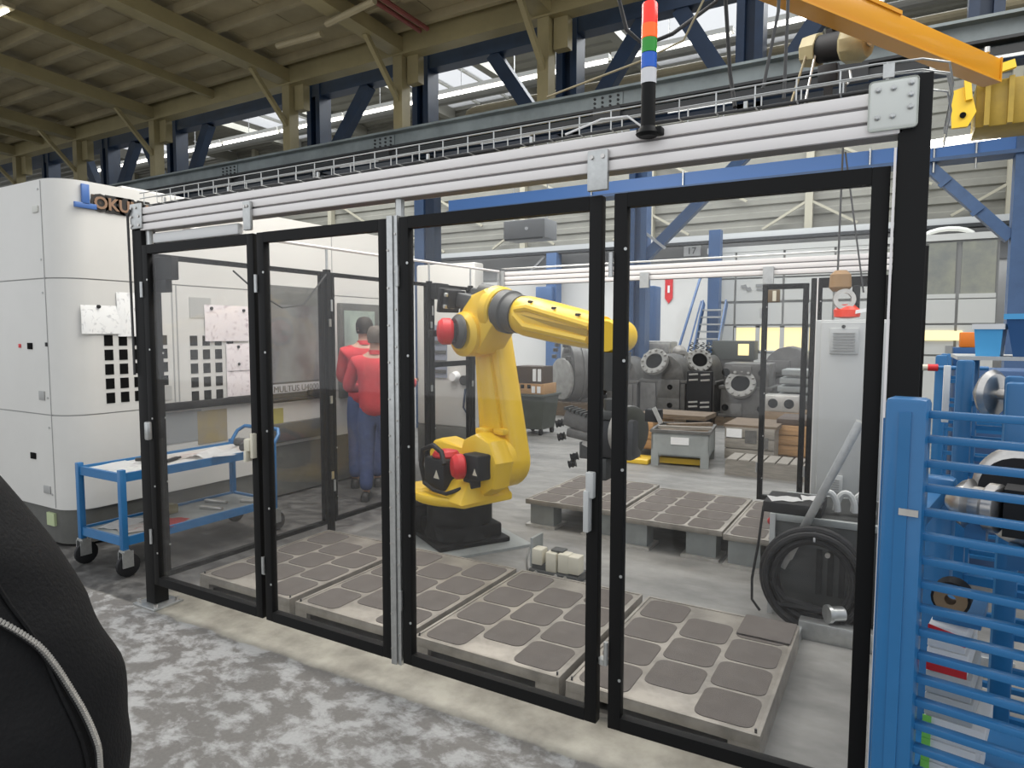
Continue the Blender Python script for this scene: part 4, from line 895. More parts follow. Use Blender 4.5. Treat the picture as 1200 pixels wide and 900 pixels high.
# the bystander in the black jacket, cut off by the left edge of the photograph
F_ = (CF*787-CR*525); F_.z = 0; F_.normalize(); H_ = V((F_.y, -F_.x, 0))
BP = CAM+F_*1.06-H_*.29; BP.z = 0
BZ = math.atan2(F_.y, F_.x)-PI/2-.2
by = person('person in black zip jacket standing at the left edge of the photograph', (BP.x, BP.y, 0), BZ, jacket_m, mat('dark_trousers', (.012, .012, .014), .8), hair_m, 1.80, arms={'l': ((-.15, .0, 1.13), (-.12, .08, .98)), 'r': ((.15, .0, 1.13), (.12, .08, .98))}, sw=.09)
jb = MB(); R_ = []
prof = [(1.60, .085, .08, -.02), (1.555, .15, .12, 0), (1.505, .196, .15, 0), (1.44, .232, .18, .0), (1.375, .270, .195, .0), (1.29, .308, .21, .0), (1.207, .332, .225, .0), (1.14, .346, .23, .0), (1.08, .349, .235, 0), (.97, .34, .235, 0), (.90, .33, .235, 0), (.82, .32, .23, 0)]
def jpt(z, rx, ry, off, th, fold=1):
    s_, c_ = math.sin(th), math.cos(th)
    d = 1+fold*(1-.75*max(0, s_)**6)*(.02*math.sin(th*9+z*22)*(.5+.5*math.sin(z*31+1))+.022*max(0, math.sin(th*13-z*60))*math.exp(-((th-.45)/.35)**2)*(1 if z < 1.27 else 0)+.016*math.sin(th*4-z*17)+.012*math.sin(z*46+th*6))*(1 if c_ < .2 else .55+.45*math.cos((s_-.2)*2))
    if s_ > .72: d += .05*math.exp(-((z-1.19)/.05)**2)*(s_-.72)*2
    return V((BP.x, BP.y, z))+H_*(rx*s_*d+off)-F_*(ry*c_*d)
def prof_at(z):
    for a, b_ in zip(prof, prof[1:]):
        if a[0] >= z >= b_[0]:
            t = (a[0]-z)/(a[0]-b_[0]); return tuple(a[i]+(b_[i]-a[i])*t for i in range(1, 4))
    return prof[-1][1:]
NZ = 54
for i in range(NZ):
    z = 1.60-(1.60-.82)*i/(NZ-1); rx, ry, off = prof_at(z)
    R_.append([jpt(z, rx, ry, off, 2*PI*k/72) for k in range(72)])
jb.loft(R_, cap=False); jk = jb.build('jacket_shell', jacket_m, by, smooth=70)
zp = []
for i in range(46):
    t = i/45; z = 1.36-.44*t; th = math.radians(42+19*(1-math.exp(-t*5))) ; rx, ry, off = prof_at(z); p = jpt(z, rx, ry, off, th); n_ = (p-V((BP.x, BP.y, p.z))).normalized(); zp.append(p+n_*.006)
for th0, z0_, z1_ in ((.95, 1.52, 1.10), (.30, 1.30, 1.12)):
    MB().tube([jpt(z_, *prof_at(z_), th0+(1.30-z_)*.35)*1.0+V((0, 0, 0))-F_*.002 for z_ in [z0_+(z1_-z0_)*q_/14 for q_ in range(15)]], .0028, 6).build('seam', jacket_m, jk)
MB().tube(zp, .0035, 6).build('zip_tape', rubber, jk)
tooth = MB()
for a, b_ in zip(zp, zp[1:]):
    for f_ in (0, .33, .66):
        p = a.lerp(b_, f_); n_ = (p-V((BP.x, BP.y, p.z))).normalized(); d = (b_-a).normalized(); s_ = d.cross(n_)
        tooth.bar(p-s_*.0032+n_*.003, p+s_*.0032+n_*.003, .0026, .004, n_)
tag(tooth.build('zip_teeth', machined, jk), kind='stuff')

# ------------------------------------------------------------------ controller, cable coil, grey cabinet at the right of the cell
ctl = thing('robot_controller', 'low dark grey controller cabinet behind the cable coil', 'controller', (3.6, 2.1, 0))
MB().box(3.27, 3.86, 1.80, 2.4, .04, .60, .008).build('body', ctrl_grey, ctl); MB().box(3.25, 3.86, 1.78, 2.42, .56, .60, .004).build('top_edge', grey_box, ctl)
MB().box(3.245, 3.275, 1.77, 1.80, .0, .60).build('pale_corner_strip', cab_grey, ctl)
for x in (3.5, 3.56, 3.62, 3.68, 3.74): MB().box(x, x+.03, 1.785, 1.80, .16, .42).build('louver', rubber, ctl)
MB().cyl((3.56, 1.78, .40), (3.56, 1.76, .40), .014, n=10).build('lock', machined, ctl); MB().box(3.24, 3.27, 1.80, 1.86, .42, .48).build('green_tag', mat('dull_green_tag', (.16, .19, .09), .6), ctl)
MB().lathe([(.022, 0), (.022, .02), (.012, .03)], (3.243, 1.9, .52), (-1, 0, 0), 14).build('red_button', red, ctl)
MB().box(3.2, 3.52, 1.79, 2.1, .60, .665, .008).build('black_tray', rubber, ctl)
for k in range(3): MB().tube([(3.54+k*.09+.05*math.cos(PI*a_/10), 1.93+.02*k, .62+.11*math.sin(PI*a_/10)) for a_ in range(11)], .018, 8).build('grey_hose', cab_grey, ctl)
lying('white sheet on the black tray of the controller', 3.31, 1.88, .668, .18, .12, .4, paper_w); lying('folded white sheet right of the first on the controller tray', 3.45, 1.97, .668, .12, .12, .2, paper_w)
co = thing('cable_coil', 'thick coil of black robot cable hung before the dark controller', 'cable', (3.47, 1.7, .28))
def loop(cx, cz, rx, rz_, y0, tw, n=40):
    return [(cx+rx*math.cos(2*PI*k/n), y0+tw*math.sin(2*PI*k/n*2), cz+rz_*math.sin(2*PI*k/n)) for k in range(n)]
for rx, rz_, y0, r_ in ((.262, .285, 1.70, .020), (.245, .262, 1.675, .018), (.225, .245, 1.72, .020), (.205, .225, 1.69, .016), (.25, .275, 1.745, .022), (.19, .21, 1.72, .016)):
    MB().tube(loop(3.50, .29, rx, rz_, y0, .012), r_, 8, True).build('cable_loop', rubber, co)
MB().tube([(3.26, 1.72, .2), (3.30, 1.70, .12), (3.42, 1.70, .13), (3.56, 1.70, .13), (3.66, 1.7, .13)], .022, 8).tube([(3.28, 1.70, .25), (3.36, 1.70, .16), (3.5, 1.70, .14)], .018, 8).build('loose_end', rubber, co)
MB().cyl((3.66, 1.66, .15), (3.60, 1.62, .15), .04).cyl((3.60, 1.62, .15), (3.585, 1.61, .15), .05).build('metal_plug', zinc, co); MB().ring(.03, .022, (3.5, 1.69, .54), (1, 0, 0), .01, 12).build('cable_tie', paper_w, co)
for o_ in co.children: o_.data.transform(Mx.Translation((0, -.075, 0)))
ca = thing('electrical_cabinet', 'pale grey electrical cabinet with louvred vent on legs behind the controller', 'cabinet', (3.66, 2.75, 0))
MB().box(3.37, 3.92, 2.6, 3.0, .50, 1.745, .008).build('body', cab_grey, ca); MB().box(3.405, 3.90, 2.585, 2.6, .52, 1.73, .006).build('door', cab_grey, ca)
for x, zf in ((3.4, .237), (3.86, 0)): MB().box(x, x+.04, 2.65, 2.95, zf, .5).build('leg', ctrl_grey, ca)
for x, z, w_, h_ in ((3.46, 1.52, .17, .17), (3.47, .56, .1, .15)):
    v_ = MB().box(x, x+w_, 2.57, 2.585, z, z+h_, .004).build('vent', cab_grey, ca)
    for k in range(7): MB().box(x+.02, x+w_-.02, 2.563, 2.572, z+.02+k*(h_-.04)/7, z+.02+(k+.45)*(h_-.04)/7).build('slat', seam_m, v_)
MB().cyl((3.54, 2.57, 1.70), (3.54, 2.565, 1.70), .012, n=10).build('lock', ctrl_grey, ca)
tag(MB().bar((3.70, 1.72, 1.18), (3.36, 1.735, .37), .045, .075, (0, -1, 0), .004).bar((3.37, 1.735, .39), (3.33, 1.735, .30), .03, .03).build('slanted_profile', zinc, origin=(3.5, 1.72, .8)), 'slanted aluminium profile leaning in front of the grey cabinet', 'profile')
tag(MB().tube([(3.195, 1.85, .62), (3.18, 1.8, .4), (3.16, 1.74, .2), (3.17, 1.7, .09), (3.22, 1.68, .04)], .008, 6).build('black_lead', rubber, origin=(3.18, 1.8, 0)), 'thin black lead hanging from the controller tray to the floor', 'cable')
hk = thing('crane_hook_block', 'brown and red crane hook block on ropes above the grey cabinet', 'hook', (3.5, 3.1, 2))
MB().cyl((3.45, 3.1, 2.04), (3.455, 3.1, 3.46), .007, n=6).cyl((3.62, 3.14, 1.95), (3.47, 3.1, 2.95), .006, n=6).build('rope', cordm, hk)
MB().lathe([(.05, 0), (.075, .03), (.07, .12), (.04, .15)], (3.47, 3.1, 1.96), (0, 0, 1), 16).build('pulley_cover', mat('hook_brown', (.30, .18, .08), .5), hk)
MB().ring(.075, .045, (3.50, 3.06, 1.90), (.3, -1, 0), .03, 18).build('striped_sheave', machined, hk); MB().box(3.55, 3.60, 3.08, 3.14, 1.78, 2.0, .01).build('limit_switch', rubber, hk)
MB().lathe([(.03, 0), (.085, .01), (.09, .06), (.05, .10)], (3.52, 3.1, 1.765), (0, 0, 1), 20).build('red_bell', mat('signal_red', (.80, .05, .02), .35), hk); MB().bar((3.54, 3.04, 1.80), (3.68, 3.06, 1.83), .02, .025).build('white_lever', paper_w, hk)

# ------------------------------------------------------------------ castings and crates behind the cell
def casting(label, x0, x1, y, z0, z1, ports, covers, holes, m=cast, depth=.8, arch=True, group=None):
    t = thing('engine_block', label, 'casting', ((x0+x1)/2, y, 0), group=group)
    w_ = x1-x0; zm = z0+(z1-z0)*.55; b = MB()
    b.box(x0, x1, y, y+depth, z0, zm, .03)
    if arch:
        pts = [(x0+.02, y+.03, zm-.02)]
        for k in range(9):
            a = PI-PI*k/8; pts.append(((x0+x1)/2+(w_/2-.02)*math.cos(a), y+.03, zm+(z1-zm)*math.sin(a)))
        pts.append((x1-.02, y+.03, zm-.02)); b.prism(pts[1:-1], (0, depth-.06, 0), .02)
    else: b.box(x0+.04, x1-.04, y+.04, y+depth-.04, zm-.02, z1, .03)
    b.box(x0-.04, x1+.04, y-.02, y+depth, z0, z0+.06, .01).box(x0-.03, x1+.03, y-.02, y+depth, zm-.03, zm+.03, .008)
    b.build('block', m, t)
    for px, pz, r_, dy, m2 in ports:
        f = MB().lathe([(r_*1.05, 0), (r_*.95, .16), (r_*1.0, .2)], (px, y+.08, pz), (dy, -1, .6), 28).build('port_neck', m, t)
        d = V((dy, -1, .6)).normalized(); c0 = V((px, y+.08, pz))+d*.2
        MB().ring(r_*1.3, r_*.80, c0-d*.03, d, .08, 28).build('port_ring', m2, f); MB().lathe([(r_*.81, 0), (r_*.81, .02)], c0+d*.015, d, 24).build('port_bore', dark, f)
        u = d.cross(V((1, 0, 0))).normalized(); s_ = d.cross(u); bb = MB()
        for k in range(12):
            a = 2*PI*k/12; p = c0+(u*math.cos(a)+s_*math.sin(a))*r_*1.13+d*.05; bb.cyl(p, p+d*.035, r_*.13, n=6)
        tag(bb.build('port_bolts', m2, f), kind='stuff')
    for cx, cz, cw, ch in covers: MB().box(cx-cw/2, cx+cw/2, y-.05, y+.01, cz-ch/2, cz+ch/2, .012).build('cover', m, t)
    for cx, cz, r_ in holes: MB().lathe([(r_, 0), (r_, .012)], (cx, y+.0-.055, cz), (0, -1, 0), 14).build('hole', dark, t)
    return t
def pallet(label, x0, x1, y0, y1, z1, m=wood_d, name='pallet', n=6):
    t = thing(name, label, 'pallet', ((x0+x1)/2, (y0+y1)/2, 0))
    for k in range(n):
        a = x0+(x1-x0)*k/n; MB().box(a+.01, a+(x1-x0)/n-.01, y0, y1, z1-.025, z1, .003).build('deck_board', m, t)
    for f_ in (0, .5, 1):
        yy = y0+(y1-y0-.1)*f_; MB().box(x0, x1, yy, yy+.1, 0, z1-.025).build('runner', m, t)
    return t
pallet('dark low pallet under the barrel-shaped casting', -2.6, -1.4, 9.8, 11.2, .28)
bc = thing('gear_housing', 'barrel-shaped grey housing with flat round end lid behind the bin', 'casting', (-1.7, 10.4, .28))
MB().lathe([(.30, 0), (.56, .05), (.60, .16), (.60, .55), (.5, .62), (.5, .8)], (-2.05, 10.0, .88), (.75, .66, 0), 32).build('barrel', cast, bc)
MB().lathe([(.40, 0), (.42, .02), (.42, .07), (.38, .09)], (-2.02, 9.88, .74), (-.55, -.83, 0), 32).build('end_lid', cast_l, bc)
MB().ring(.615, .55, (-1.70, 10.33, .88), (.75, .66, 0), .07, 32).build('flange', cast_l, bc); MB().ring(.625, .55, (-1.88, 10.14, .88), (.75, .66, 0), .05, 32).build('flange', cast, bc)
for k in range(9): 
    a = PI*.15+PI*.7*k/8; p = V((-2.12, 9.95, .88))+V((-.66, .75, 0))*.6*math.cos(a)+V((0, 0, .62*math.sin(a))); MB().box(p.x-.04, p.x+.04, p.y-.05, p.y+.05, p.z-.03, p.z+.05, .01).build('lug', cast, bc)
MB().box(-2.3, -1.45, 10.0, 10.9, .28, .40, .02).build('cradle', cast, bc)
pallet('dark pallet under the two engine blocks with white ringed ports', -1.35, .95, 9.95, 10.78, .14)
casting('engine block with one big white ringed port and two square covers', -.45, .42, 9.98, .14, 1.27, [(-.12, 1.02, .2, -.1, cast_l)], [(.12, .62, .42, .36), (.12, .30, .42, .32), (-.28, .45, .3, .55)], [(.15, .66, .05), (.15, .32, .05)])
casting('engine block with ringed port partly hidden by the door stiles', -1.17, -.53, 10.05, .14, 1.2, [(-.86, 1.0, .19, -.2, cast_l)], [(-.86, .45, .5, .45)], [(-.8, .5, .05)])
casting('narrow dark casting with bright studs between two engine blocks', .54, .93, 10.1, .14, 1.25, [(.58, 1.06, .17, .5, cast_l)], [(.78, .55, .3, .6)], [], depth=.8)
sbolt = thing('stud_rack', 'rows of bright studs in a black holder before the narrow casting', 'studs', (.75, 9.9, .2))
MB().box(.52, .96, 9.72, 9.86, .0, .98, .01).build('holder', rubber, sbolt)
for i in range(2):
    for z in (.92, .82, .42, .34): MB().bar((.56+i*.21, 9.71, z), (.72+i*.21, 9.71, z+.015), .02, .03).build('stud', machined, sbolt)
pallet('dark pallet under the square gearbox with round ring', .98, 2.02, 9.95, 10.78, .16)
casting('square grey gearbox with a round bolted ring on its face', 1.06, 1.92, 9.98, .16, 1.13, [(1.42, .66, .2, .05, cast_l)], [(1.42, .98, .34, .22), (1.3, .30, .3, .24)], [(1.16, .97, .07), (1.78, .97, .07), (1.16, .34, .06), (1.78, .34, .07)], arch=False)
casting('large grey casting on the floor behind the square gearbox', 1.5, 2.5, 11.2, 0, 1.42, [], [(1.85, 1.0, .4, .3), (2.2, .7, .4, .5)], [(2.3, 1.1, .06)])
gb = thing('grey_machine_box', 'grey-green box with small lit window above the square gearbox', 'box', (.95, 11.2, 1.2))
MB().box(.62, 1.42, 11.1, 11.5, 1.15, 1.52, .01).build('body', mat('box_green_grey', (.10, .11, .10), .5), gb); MB().box(1.12, 1.32, 11.09, 11.1, 1.24, 1.46).build('lit_window', warmlit, gb); MB().box(.7, 1.35, 11.15, 11.45, 0, 1.15).build('stand', cast, gb)
lc = thing('long_casting', 'long grey casting lying behind the engine blocks', 'casting', (-.4, 11.6, 1))
MB().box(-1.2, -.27, 11.35, 11.8, .3, 1.5, .04).box(-.95, -.3, 11.3, 11.35, 1.2, 1.45, .01).build('bed', cast_l, lc); MB().box(-1.1, -.35, 11.4, 11.75, 0, .3).build('foot', cast, lc)
sp_ = thing('spring_row', 'row of dark coil springs standing behind the engine blocks', 'springs', (.3, 11.4, 1.2))
MB().box(.05, .65, 11.35, 11.6, 0, 1.2, .01).build('stand', cast, sp_)
for k in range(5):
    MB().tube([(.12+k*.11+.04*math.cos(a_*.9), 11.45+.04*math.sin(a_*.9), 1.2+a_*.012) for a_ in range(24)], .012, 6).build('spring', ctrl_grey, sp_)
MB().lathe([(.14, 0), (.14, .08), (.08, .1)], (-.1, 11.35, 1.28), (.2, -1, 0), 20).ring(.12, .05, (.0, 11.3, 1.2), (0, -1, 0), .05).build('bright_coupling', machined, sp_)
tc_ = thing('drilled_block', 'bright block with two round holes on a brown plate', 'block', (2.3, 9.0, .4))
MB().box(1.98, 2.5, 8.95, 9.3, .42, .68, .01).build('block', machined, tc_)
for x in (2.12, 2.36): MB().lathe([(.075, 0), (.075, .012)], (x, 8.95, .55), (0, -1, 0), 18).build('bore', dark, tc_)
MB().box(1.92, 2.6, 8.9, 9.5, 0, .42, .01).build('plate_stack', carton, tc_)
ts = thing('tray_stack', 'stack of pale metal trays behind the drilled block', 'trays', (2.45, 9.7, 0))
for k in range(4): MB().box(2.05+k*.03, 2.75, 9.6, 10.2, .55+k*.14, .64+k*.14, .008).build('tray', grey_box, ts)
MB().box(2.1, 2.7, 9.65, 10.15, 0, .55).build('base', cast, ts)
# crates
mc = thing('metal_crate', 'grey steel crate with white label in front of the engine blocks', 'crate', (1.53, 6.1, 0))
MA = Mx.Translation((1.19, 5.77, 0)) @ Mx.Rotation(.145, 4, 'Z')
def mbx(*a, **k): return MB().box(*a, M=MA, **k)
mbx(0, .70, 0, .02, .13, .44).box(0, .02, 0, .8, .13, .44, 0, MA).box(.68, .70, 0, .8, .13, .44, 0, MA).box(0, .7, .78, .8, .13, .44, 0, MA).box(0, .7, 0, .8, .13, .15, 0, MA).build('shell', grey_box, mc)
for a, b_ in ((0, .09), (.60, .70)): mbx(a, b_, -.005, .05, 0, .2).box(a, b_, .74, .8, 0, .2, 0, MA).build('foot', grey_box, mc)
mbx(-.015, .715, -.015, .03, .42, .455).box(-.015, .715, .78, .81, .42, .455, 0, MA).box(-.015, .02, 0, .8, .42, .455, 0, MA).box(.68, .715, 0, .8, .42, .455, 0, MA).build('rim', cast, mc)
mbx(.24, .46, -.008, 0, .28, .37).build('label', paper_w, mc); mbx(.09, .60, .1, .7, .02, .09).build('yellow_fork_bar', yellow, mc); mbx(.03, .67, .04, .76, .30, .40).build('scrap_fill', wood_d, mc)
tag(MB().bar((1.3, 6.1, .475), (1.75, 6.5, .475), .1, .04).build('wood_slat', wood_d, origin=(1.5, 6.3, .47)), 'brown wooden slat lying on the grey steel crate', 'plank')
tag(MB().bar((1.22, 5.95, .47), (1.85, 6.12, .47), .08, .03).build('wood_slat', wood_g, origin=(1.5, 6.0, .47)), 'greyish wooden slat across the front of the steel crate', 'plank')
wc2 = thing('wooden_crate', 'weathered pale crate with white label right of the steel crate', 'crate', (2.2, 6.6, 0))
for k in range(3): MB().box(1.95, 2.55, 6.4, 6.43, .06+k*.14, .19+k*.14, .004).build('board', wood_g, wc2)
MB().box(1.96, 2.54, 6.43, 7.2, .06, .46).build('body', wood_g, wc2); MB().box(1.97, 2.16, 6.39, 6.4, .34, .45).build('label', paper_w, wc2); MB().box(2.2, 2.34, 6.39, 6.4, .28, .44).box(2.42, 2.48, 6.39, 6.4, .22, .36).build('stencil_mark', cast, wc2)
MB().box(1.93, 2.57, 6.42, 7.22, .46, .50).build('lid', wood_d, wc2)
wc3 = thing('wooden_crate', 'orange-brown wooden crate behind the rear door frame', 'crate', (2.85, 7, 0))
for k in range(3): MB().box(2.5, 3.3, 6.8, 6.83, .10+k*.13, .22+k*.13, .004).build('board', wood, wc3)
MB().box(2.51, 3.29, 6.83, 7.5, .08, .48).build('body', wood, wc3); MB().box(2.5, 3.3, 6.85, 7.5, .48, .56, .01).build('dark_scrap', carton_d, wc3)
for x in (2.55, 3.1): MB().box(x, x+.1, 6.8, 7.5, 0, .09).build('foot', wood_d, wc3)
pallet('pale low pallet on the floor before the wooden crates', 2.12, 3.1, 5.68, 6.15, .19, wood_g, n=7)
wp = thing('wooden_crate', 'orange wooden crate end left of the grey steel crate', 'crate', (.95, 6.4, 0))
for k in range(3): MB().box(.65, 1.03, 6.3, 6.33, .12+k*.12, .23+k*.12, .004).build('board', wood, wp)
MB().box(.66, 1.02, 6.33, 7.3, .1, .46).build('body', wood, wp); MB().box(.66, 1.6, 6.8, 7.4, .47, .53).build('lid', wood_d, wp)
ys = thing('yellow_stand', 'yellow steel stand on the floor behind the door stiles', 'stand', (.75, 6.0, 0))
MB().box(.45, 1.15, 5.75, 6.1, .0, .06, .01).build('foot', yellow, ys); MB().box(.62, .72, 5.85, 5.95, .06, .5, .008).bar((.66, 5.9, .3), (1.0, 5.9, .06), .05, .05).build('upright', yellow, ys)
bn = thing('wheeled_bin', 'dark grey-green wheeled bin beside the robot arm', 'bin', (-1.3, 7.35, 0))
BA = [(-1.62, 7.15), (-1.08, 7.2), (-1.08, 7.75), (-1.62, 7.75)]
R1 = [(x+.06*(1 if x < -1.3 else -1), y+(.05 if y < 7.5 else -.05), .09) for x, y in BA]; R2 = [(x, y, .64) for x, y in BA]
MB().loft([R1, R2]).build('tub', bin_m, bn, smooth=0); MB().box(-1.65, -1.05, 7.12, 7.78, .63, .67, .01).build('rim', bin_m, bn)
for x in (-1.52, -1.16):
    for y in (7.25, 7.65): MB().cyl((x-.02, y, .05), (x+.02, y, .05), .05, n=14).build('wheel', rubber, bn)
t_ = thing('carton', 'lower brown carton with white labels on the wheeled bin', 'box', (-1.35, 7.4, .67)); MB().box(-1.6, -1.08, 7.2, 7.65, .67, .84, .005).build('body', wood, t_)
for x in (-1.3, -1.2): MB().box(x, x+.06, 7.19, 7.2, .69, .80).build('label', paper_w, t_)
for x in (-1.5, -1.38): MB().box(x, x+.06, 7.19, 7.2, .76, .82).build('dark_mark', dark, t_)
t_ = thing('carton', 'upper dark brown carton on the wheeled bin', 'box', (-1.35, 7.4, .84)); MB().box(-1.62, -1.12, 7.2, 7.6, .84, 1.12, .005).build('body', carton_d, t_)
for x in (-1.28, -1.19): MB().box(x, x+.06, 7.19, 7.2, .88, 1.08).build('label', paper_w, t_)
tag(MB().box(-5.75, -5.2, 15.6, 15.74, 2.5, 3.05, .02).build('blue_wall_box', hallblue, origin=(-5.5, 15.7, 2.5)), 'small blue box on the far wall above the robot forearm', 'box')

# ------------------------------------------------------------------ crane parts above
jb_ = thing('jib_boom', 'orange-yellow crane boom crossing the top right corner', 'crane', (3.9, 3.2, 3.6))
P0, P1 = V((2.93, 1.5, 3.69)), V((4.40, 4.2, 3.69))
MB().bar(P0, P1, .10, .17, bev=.006).build('box_girder', craney, jb_); MB().bar(P0-V((0, 0, .09)), P1-V((0, 0, .09)), .13, .014).build('lower_flange', craney, jb_)
MB().bar(P0+V((0, 0, .09)), P0.lerp(P1, .55)+V((0, 0, .09)), .12, .025).build('upper_plate', craney, jb_); MB().bar(P1-V((0, 0, .0)), P1+(P1-P0).normalized()*.015, .12, .185).build('end_plate', craney, jb_)
MB().cyl(P1+V((-.05, -.1, .12)), P1+V((-.05, -.1, .16)), .02).build('eye_bolt', zinc, jb_)
MB().box(P0.x-.05, P0.x+.05, P0.y-.05, P0.y+.05, 3.8, 8.9).build('hanger', craney, jb_)
ho = thing('hoist', 'beige chain hoist with black body under the orange boom', 'hoist', (3.45, 2.75, 3.35))
ax = V((.93, -.30, -.12)).normalized(); h0 = V((3.32, 2.78, 3.53))
MB().lathe([(.06, 0), (.10, .02), (.11, .08), (.11, .12)], h0-ax*.12, ax, 8).build('beige_end', beige_hoist, ho)
MB().lathe([(.09, 0), (.095, .16)], h0, ax, 18).build('black_body', rubber, ho)
MB().lathe([(.10, 0), (.12, .02), (.125, .12), (.10, .16)], h0+ax*.16, ax, 10).build('motor_cover', beige_hoist, ho); MB().bar(h0+ax*.325, h0+ax*.33, .07, .06).build('data_plate', cream, ho)
MB().box(3.32, 3.44, 2.70, 2.82, 3.28, 3.40, .01).box(3.36, 3.41, 2.72, 2.78, 3.02, 3.3).build('chain_box', rubber, ho); MB().box(3.36, 3.42, 2.74, 2.82, 3.52, 3.64).build('trolley', rubber, ho)
for dx in (-.09, -.03): MB().tube([(3.33+dx, 2.72, 3.48), (3.30+dx*1.5, 2.70, 3.2), (3.28+dx*2, 2.7, 2.9)], .008, 6).build('pendant_rope', beige if dx < -.05 else zinc, ho)
MB().tube([(3.52, 2.66, 3.32), (3.53, 2.66, 3.26), (3.51, 2.66, 3.23), (3.49, 2.66, 3.25)], .008, 6).build('hook', zinc, ho)
for o_ in ho.children: o_.data.transform(Mx.Translation((-.04, .36, .18)) @ Mx.Translation((0, 0, .12)) @ Mx.Diagonal((1.06, 1.06, 1.06, 1)) @ Mx.Translation((0, 0, -.12)))
MB().bar((3.36, 3.1, 3.83), (3.74, 3.07, 3.70), .05, .03).build('trolley_arm', rubber, ho)
yb = thing('bridge_crane', 'yellow overhead crane end with shade-dulled panels and bracket right of the thick post', 'crane', (4.6, 5.1, 3.4))
MB().box(4.36, 7.5, 5.1, 5.6, 3.5, 3.9, .01).build('girder', craney2, yb)
for k in range(7): MB().box(4.42+k*.17, 4.46+k*.17, 5.04, 5.1, 3.5, 3.9).build('rib', craney2, yb)
MB().prism([(4.16, 5.0, 3.82), (4.30, 5.0, 3.86), (4.36, 5.0, 3.62), (4.30, 5.0, 3.50), (4.18, 5.0, 3.5)], (0, .05, 0)).build('bracket', yellow, yb); MB().cyl((4.26, 4.995, 3.60), (4.26, 4.98, 3.60), .025).build('pin_hole', dark, yb)
MB().bar((4.28, 4.98, 3.90), (4.62, 5.0, 3.98), .05, .07).bar((4.28, 4.99, 3.9), (4.30, 4.99, 3.72), .05, .07).build('strut', yellow, yb); MB().prism([(4.75, 5.0, 3.42), (5.4, 5.0, 3.42), (5.4, 5.0, 4.0), (4.95, 5.0, 4.0)], (0, .04, 0)).build('side_plate', craney2, yb)
MB().cyl((4.15, 4.98, 3.5), (4.12, 4.98, 3.38), .008, n=6).build('rod', cream, yb)
tag(MB().cyl((3.95, 5.6, 3.52), (4.6, 5.6, 3.54), .04).build('strip_tube', tube_m, origin=(4.2, 5.6, 3.5)), 'lit tube under the yellow crane beside the thick post', 'lamp')
for lab, pts, r_, m_ in (('thick black cable hanging to the left of the signal tower', [(2.42, 1.2, 4.2), (2.47, 1.2, 3.5), (2.53, 1.2, 3.28), (2.63, 1.2, 3.18), (2.75, 1.3, 3.25), (2.9, 1.6, 3.5), (3.0, 2, 4.2)], .011, rubber),
    ('pale cable hanging right of the signal tower', [(2.96, 1.2, 4.2), (2.94, 1.2, 3.34), (2.84, 1.2, 3.16), (2.6, 1.2, 3.1), (2.0, 1.3, 3.05)], .006, beige),
    ('black cable hanging straight down to the tray', [(3.04, 1.2, 4.2), (3.05, 1.2, 3.3), (3.08, 1.2, 2.95), (3.13, 1.1, 2.75)], .010, rubber),
    ('first of two grey ropes left of the hoist', [(3.31, 1.2, 4.2), (3.30, 1.2, 3.2), (3.24, 1.2, 2.85)], .008, cordm), ('second of two grey ropes left of the hoist', [(3.33, 1.25, 4.2), (3.335, 1.25, 3.2), (3.33, 1.25, 2.8)], .008, cordm)):
    tag(MB().tube(pts, r_, 8).build('hanging_cable', m_, origin=pts[0]), lab, 'cable')

# ------------------------------------------------------------------ blue slatted cart and racks at the right edge
RA = math.radians(-10); RM = Mx.Translation((3.90, -.61, 0)) @ Mx.Rotation(RA, 4, 'Z')
rk = thing('slatted_cart', 'bright blue slatted cart in front of the thick right post', 'cart', (3.90, -.61, 0), RA)
def rbx(n_, m, *a, bev=.004, p=None): return MB().box(*a, bev).build(n_, m, p or rk, local=True)
for x, y in ((0, 0), (1.2, 0), (0, .50), (1.2, .50)):
    rbx('post', blue, x-.042, x+.042, y-.03, y+.03, .12, 1.51 if y == 0 else 1.25, bev=.012)
    MB().lathe([(.05, 0), (.06, .01), (.06, .03), (.05, .04)], (x-.02, y, .06), (1, 0, 0), 18).build('wheel', rubber, rk, local=True)
MB().box(-.048, -.042, -.006, .006, .2, 1.46).box(-.012, .012, -.034, -.03, .2, 1.48).build('post_rib', blue, rk, local=True); rbx('silver_sticker', machined, -.004, .034, -.037, -.034, 1.25, 1.265, bev=0)
s0 = None
for k in range(24):
    z = 1.475-k*.0545
    if s0 is None: s0 = rbx('slat', blue, .04, 1.16, -.012, .012, z-.008, z+.008, bev=.002)
    else: inst(s0, rk, (0, 0, -k*.0545))
rbx('floor_tray', blue, -.03, 1.23, .02, .50, .14, .17)
for x in (0, 1.2): rbx('side_rail', blue, x-.02, x+.02, .03, .47, 1.18, 1.22); rbx('side_rail', blue, x-.02, x+.02, .03, .47, .5, .54)
def RW(x, y, z): return RM @ V((x, y, z))
def rthing(name, label, cat, x, y, z, group=None): 
    o = RW(x, y, z); return thing(name, label, cat, o, RA, group)
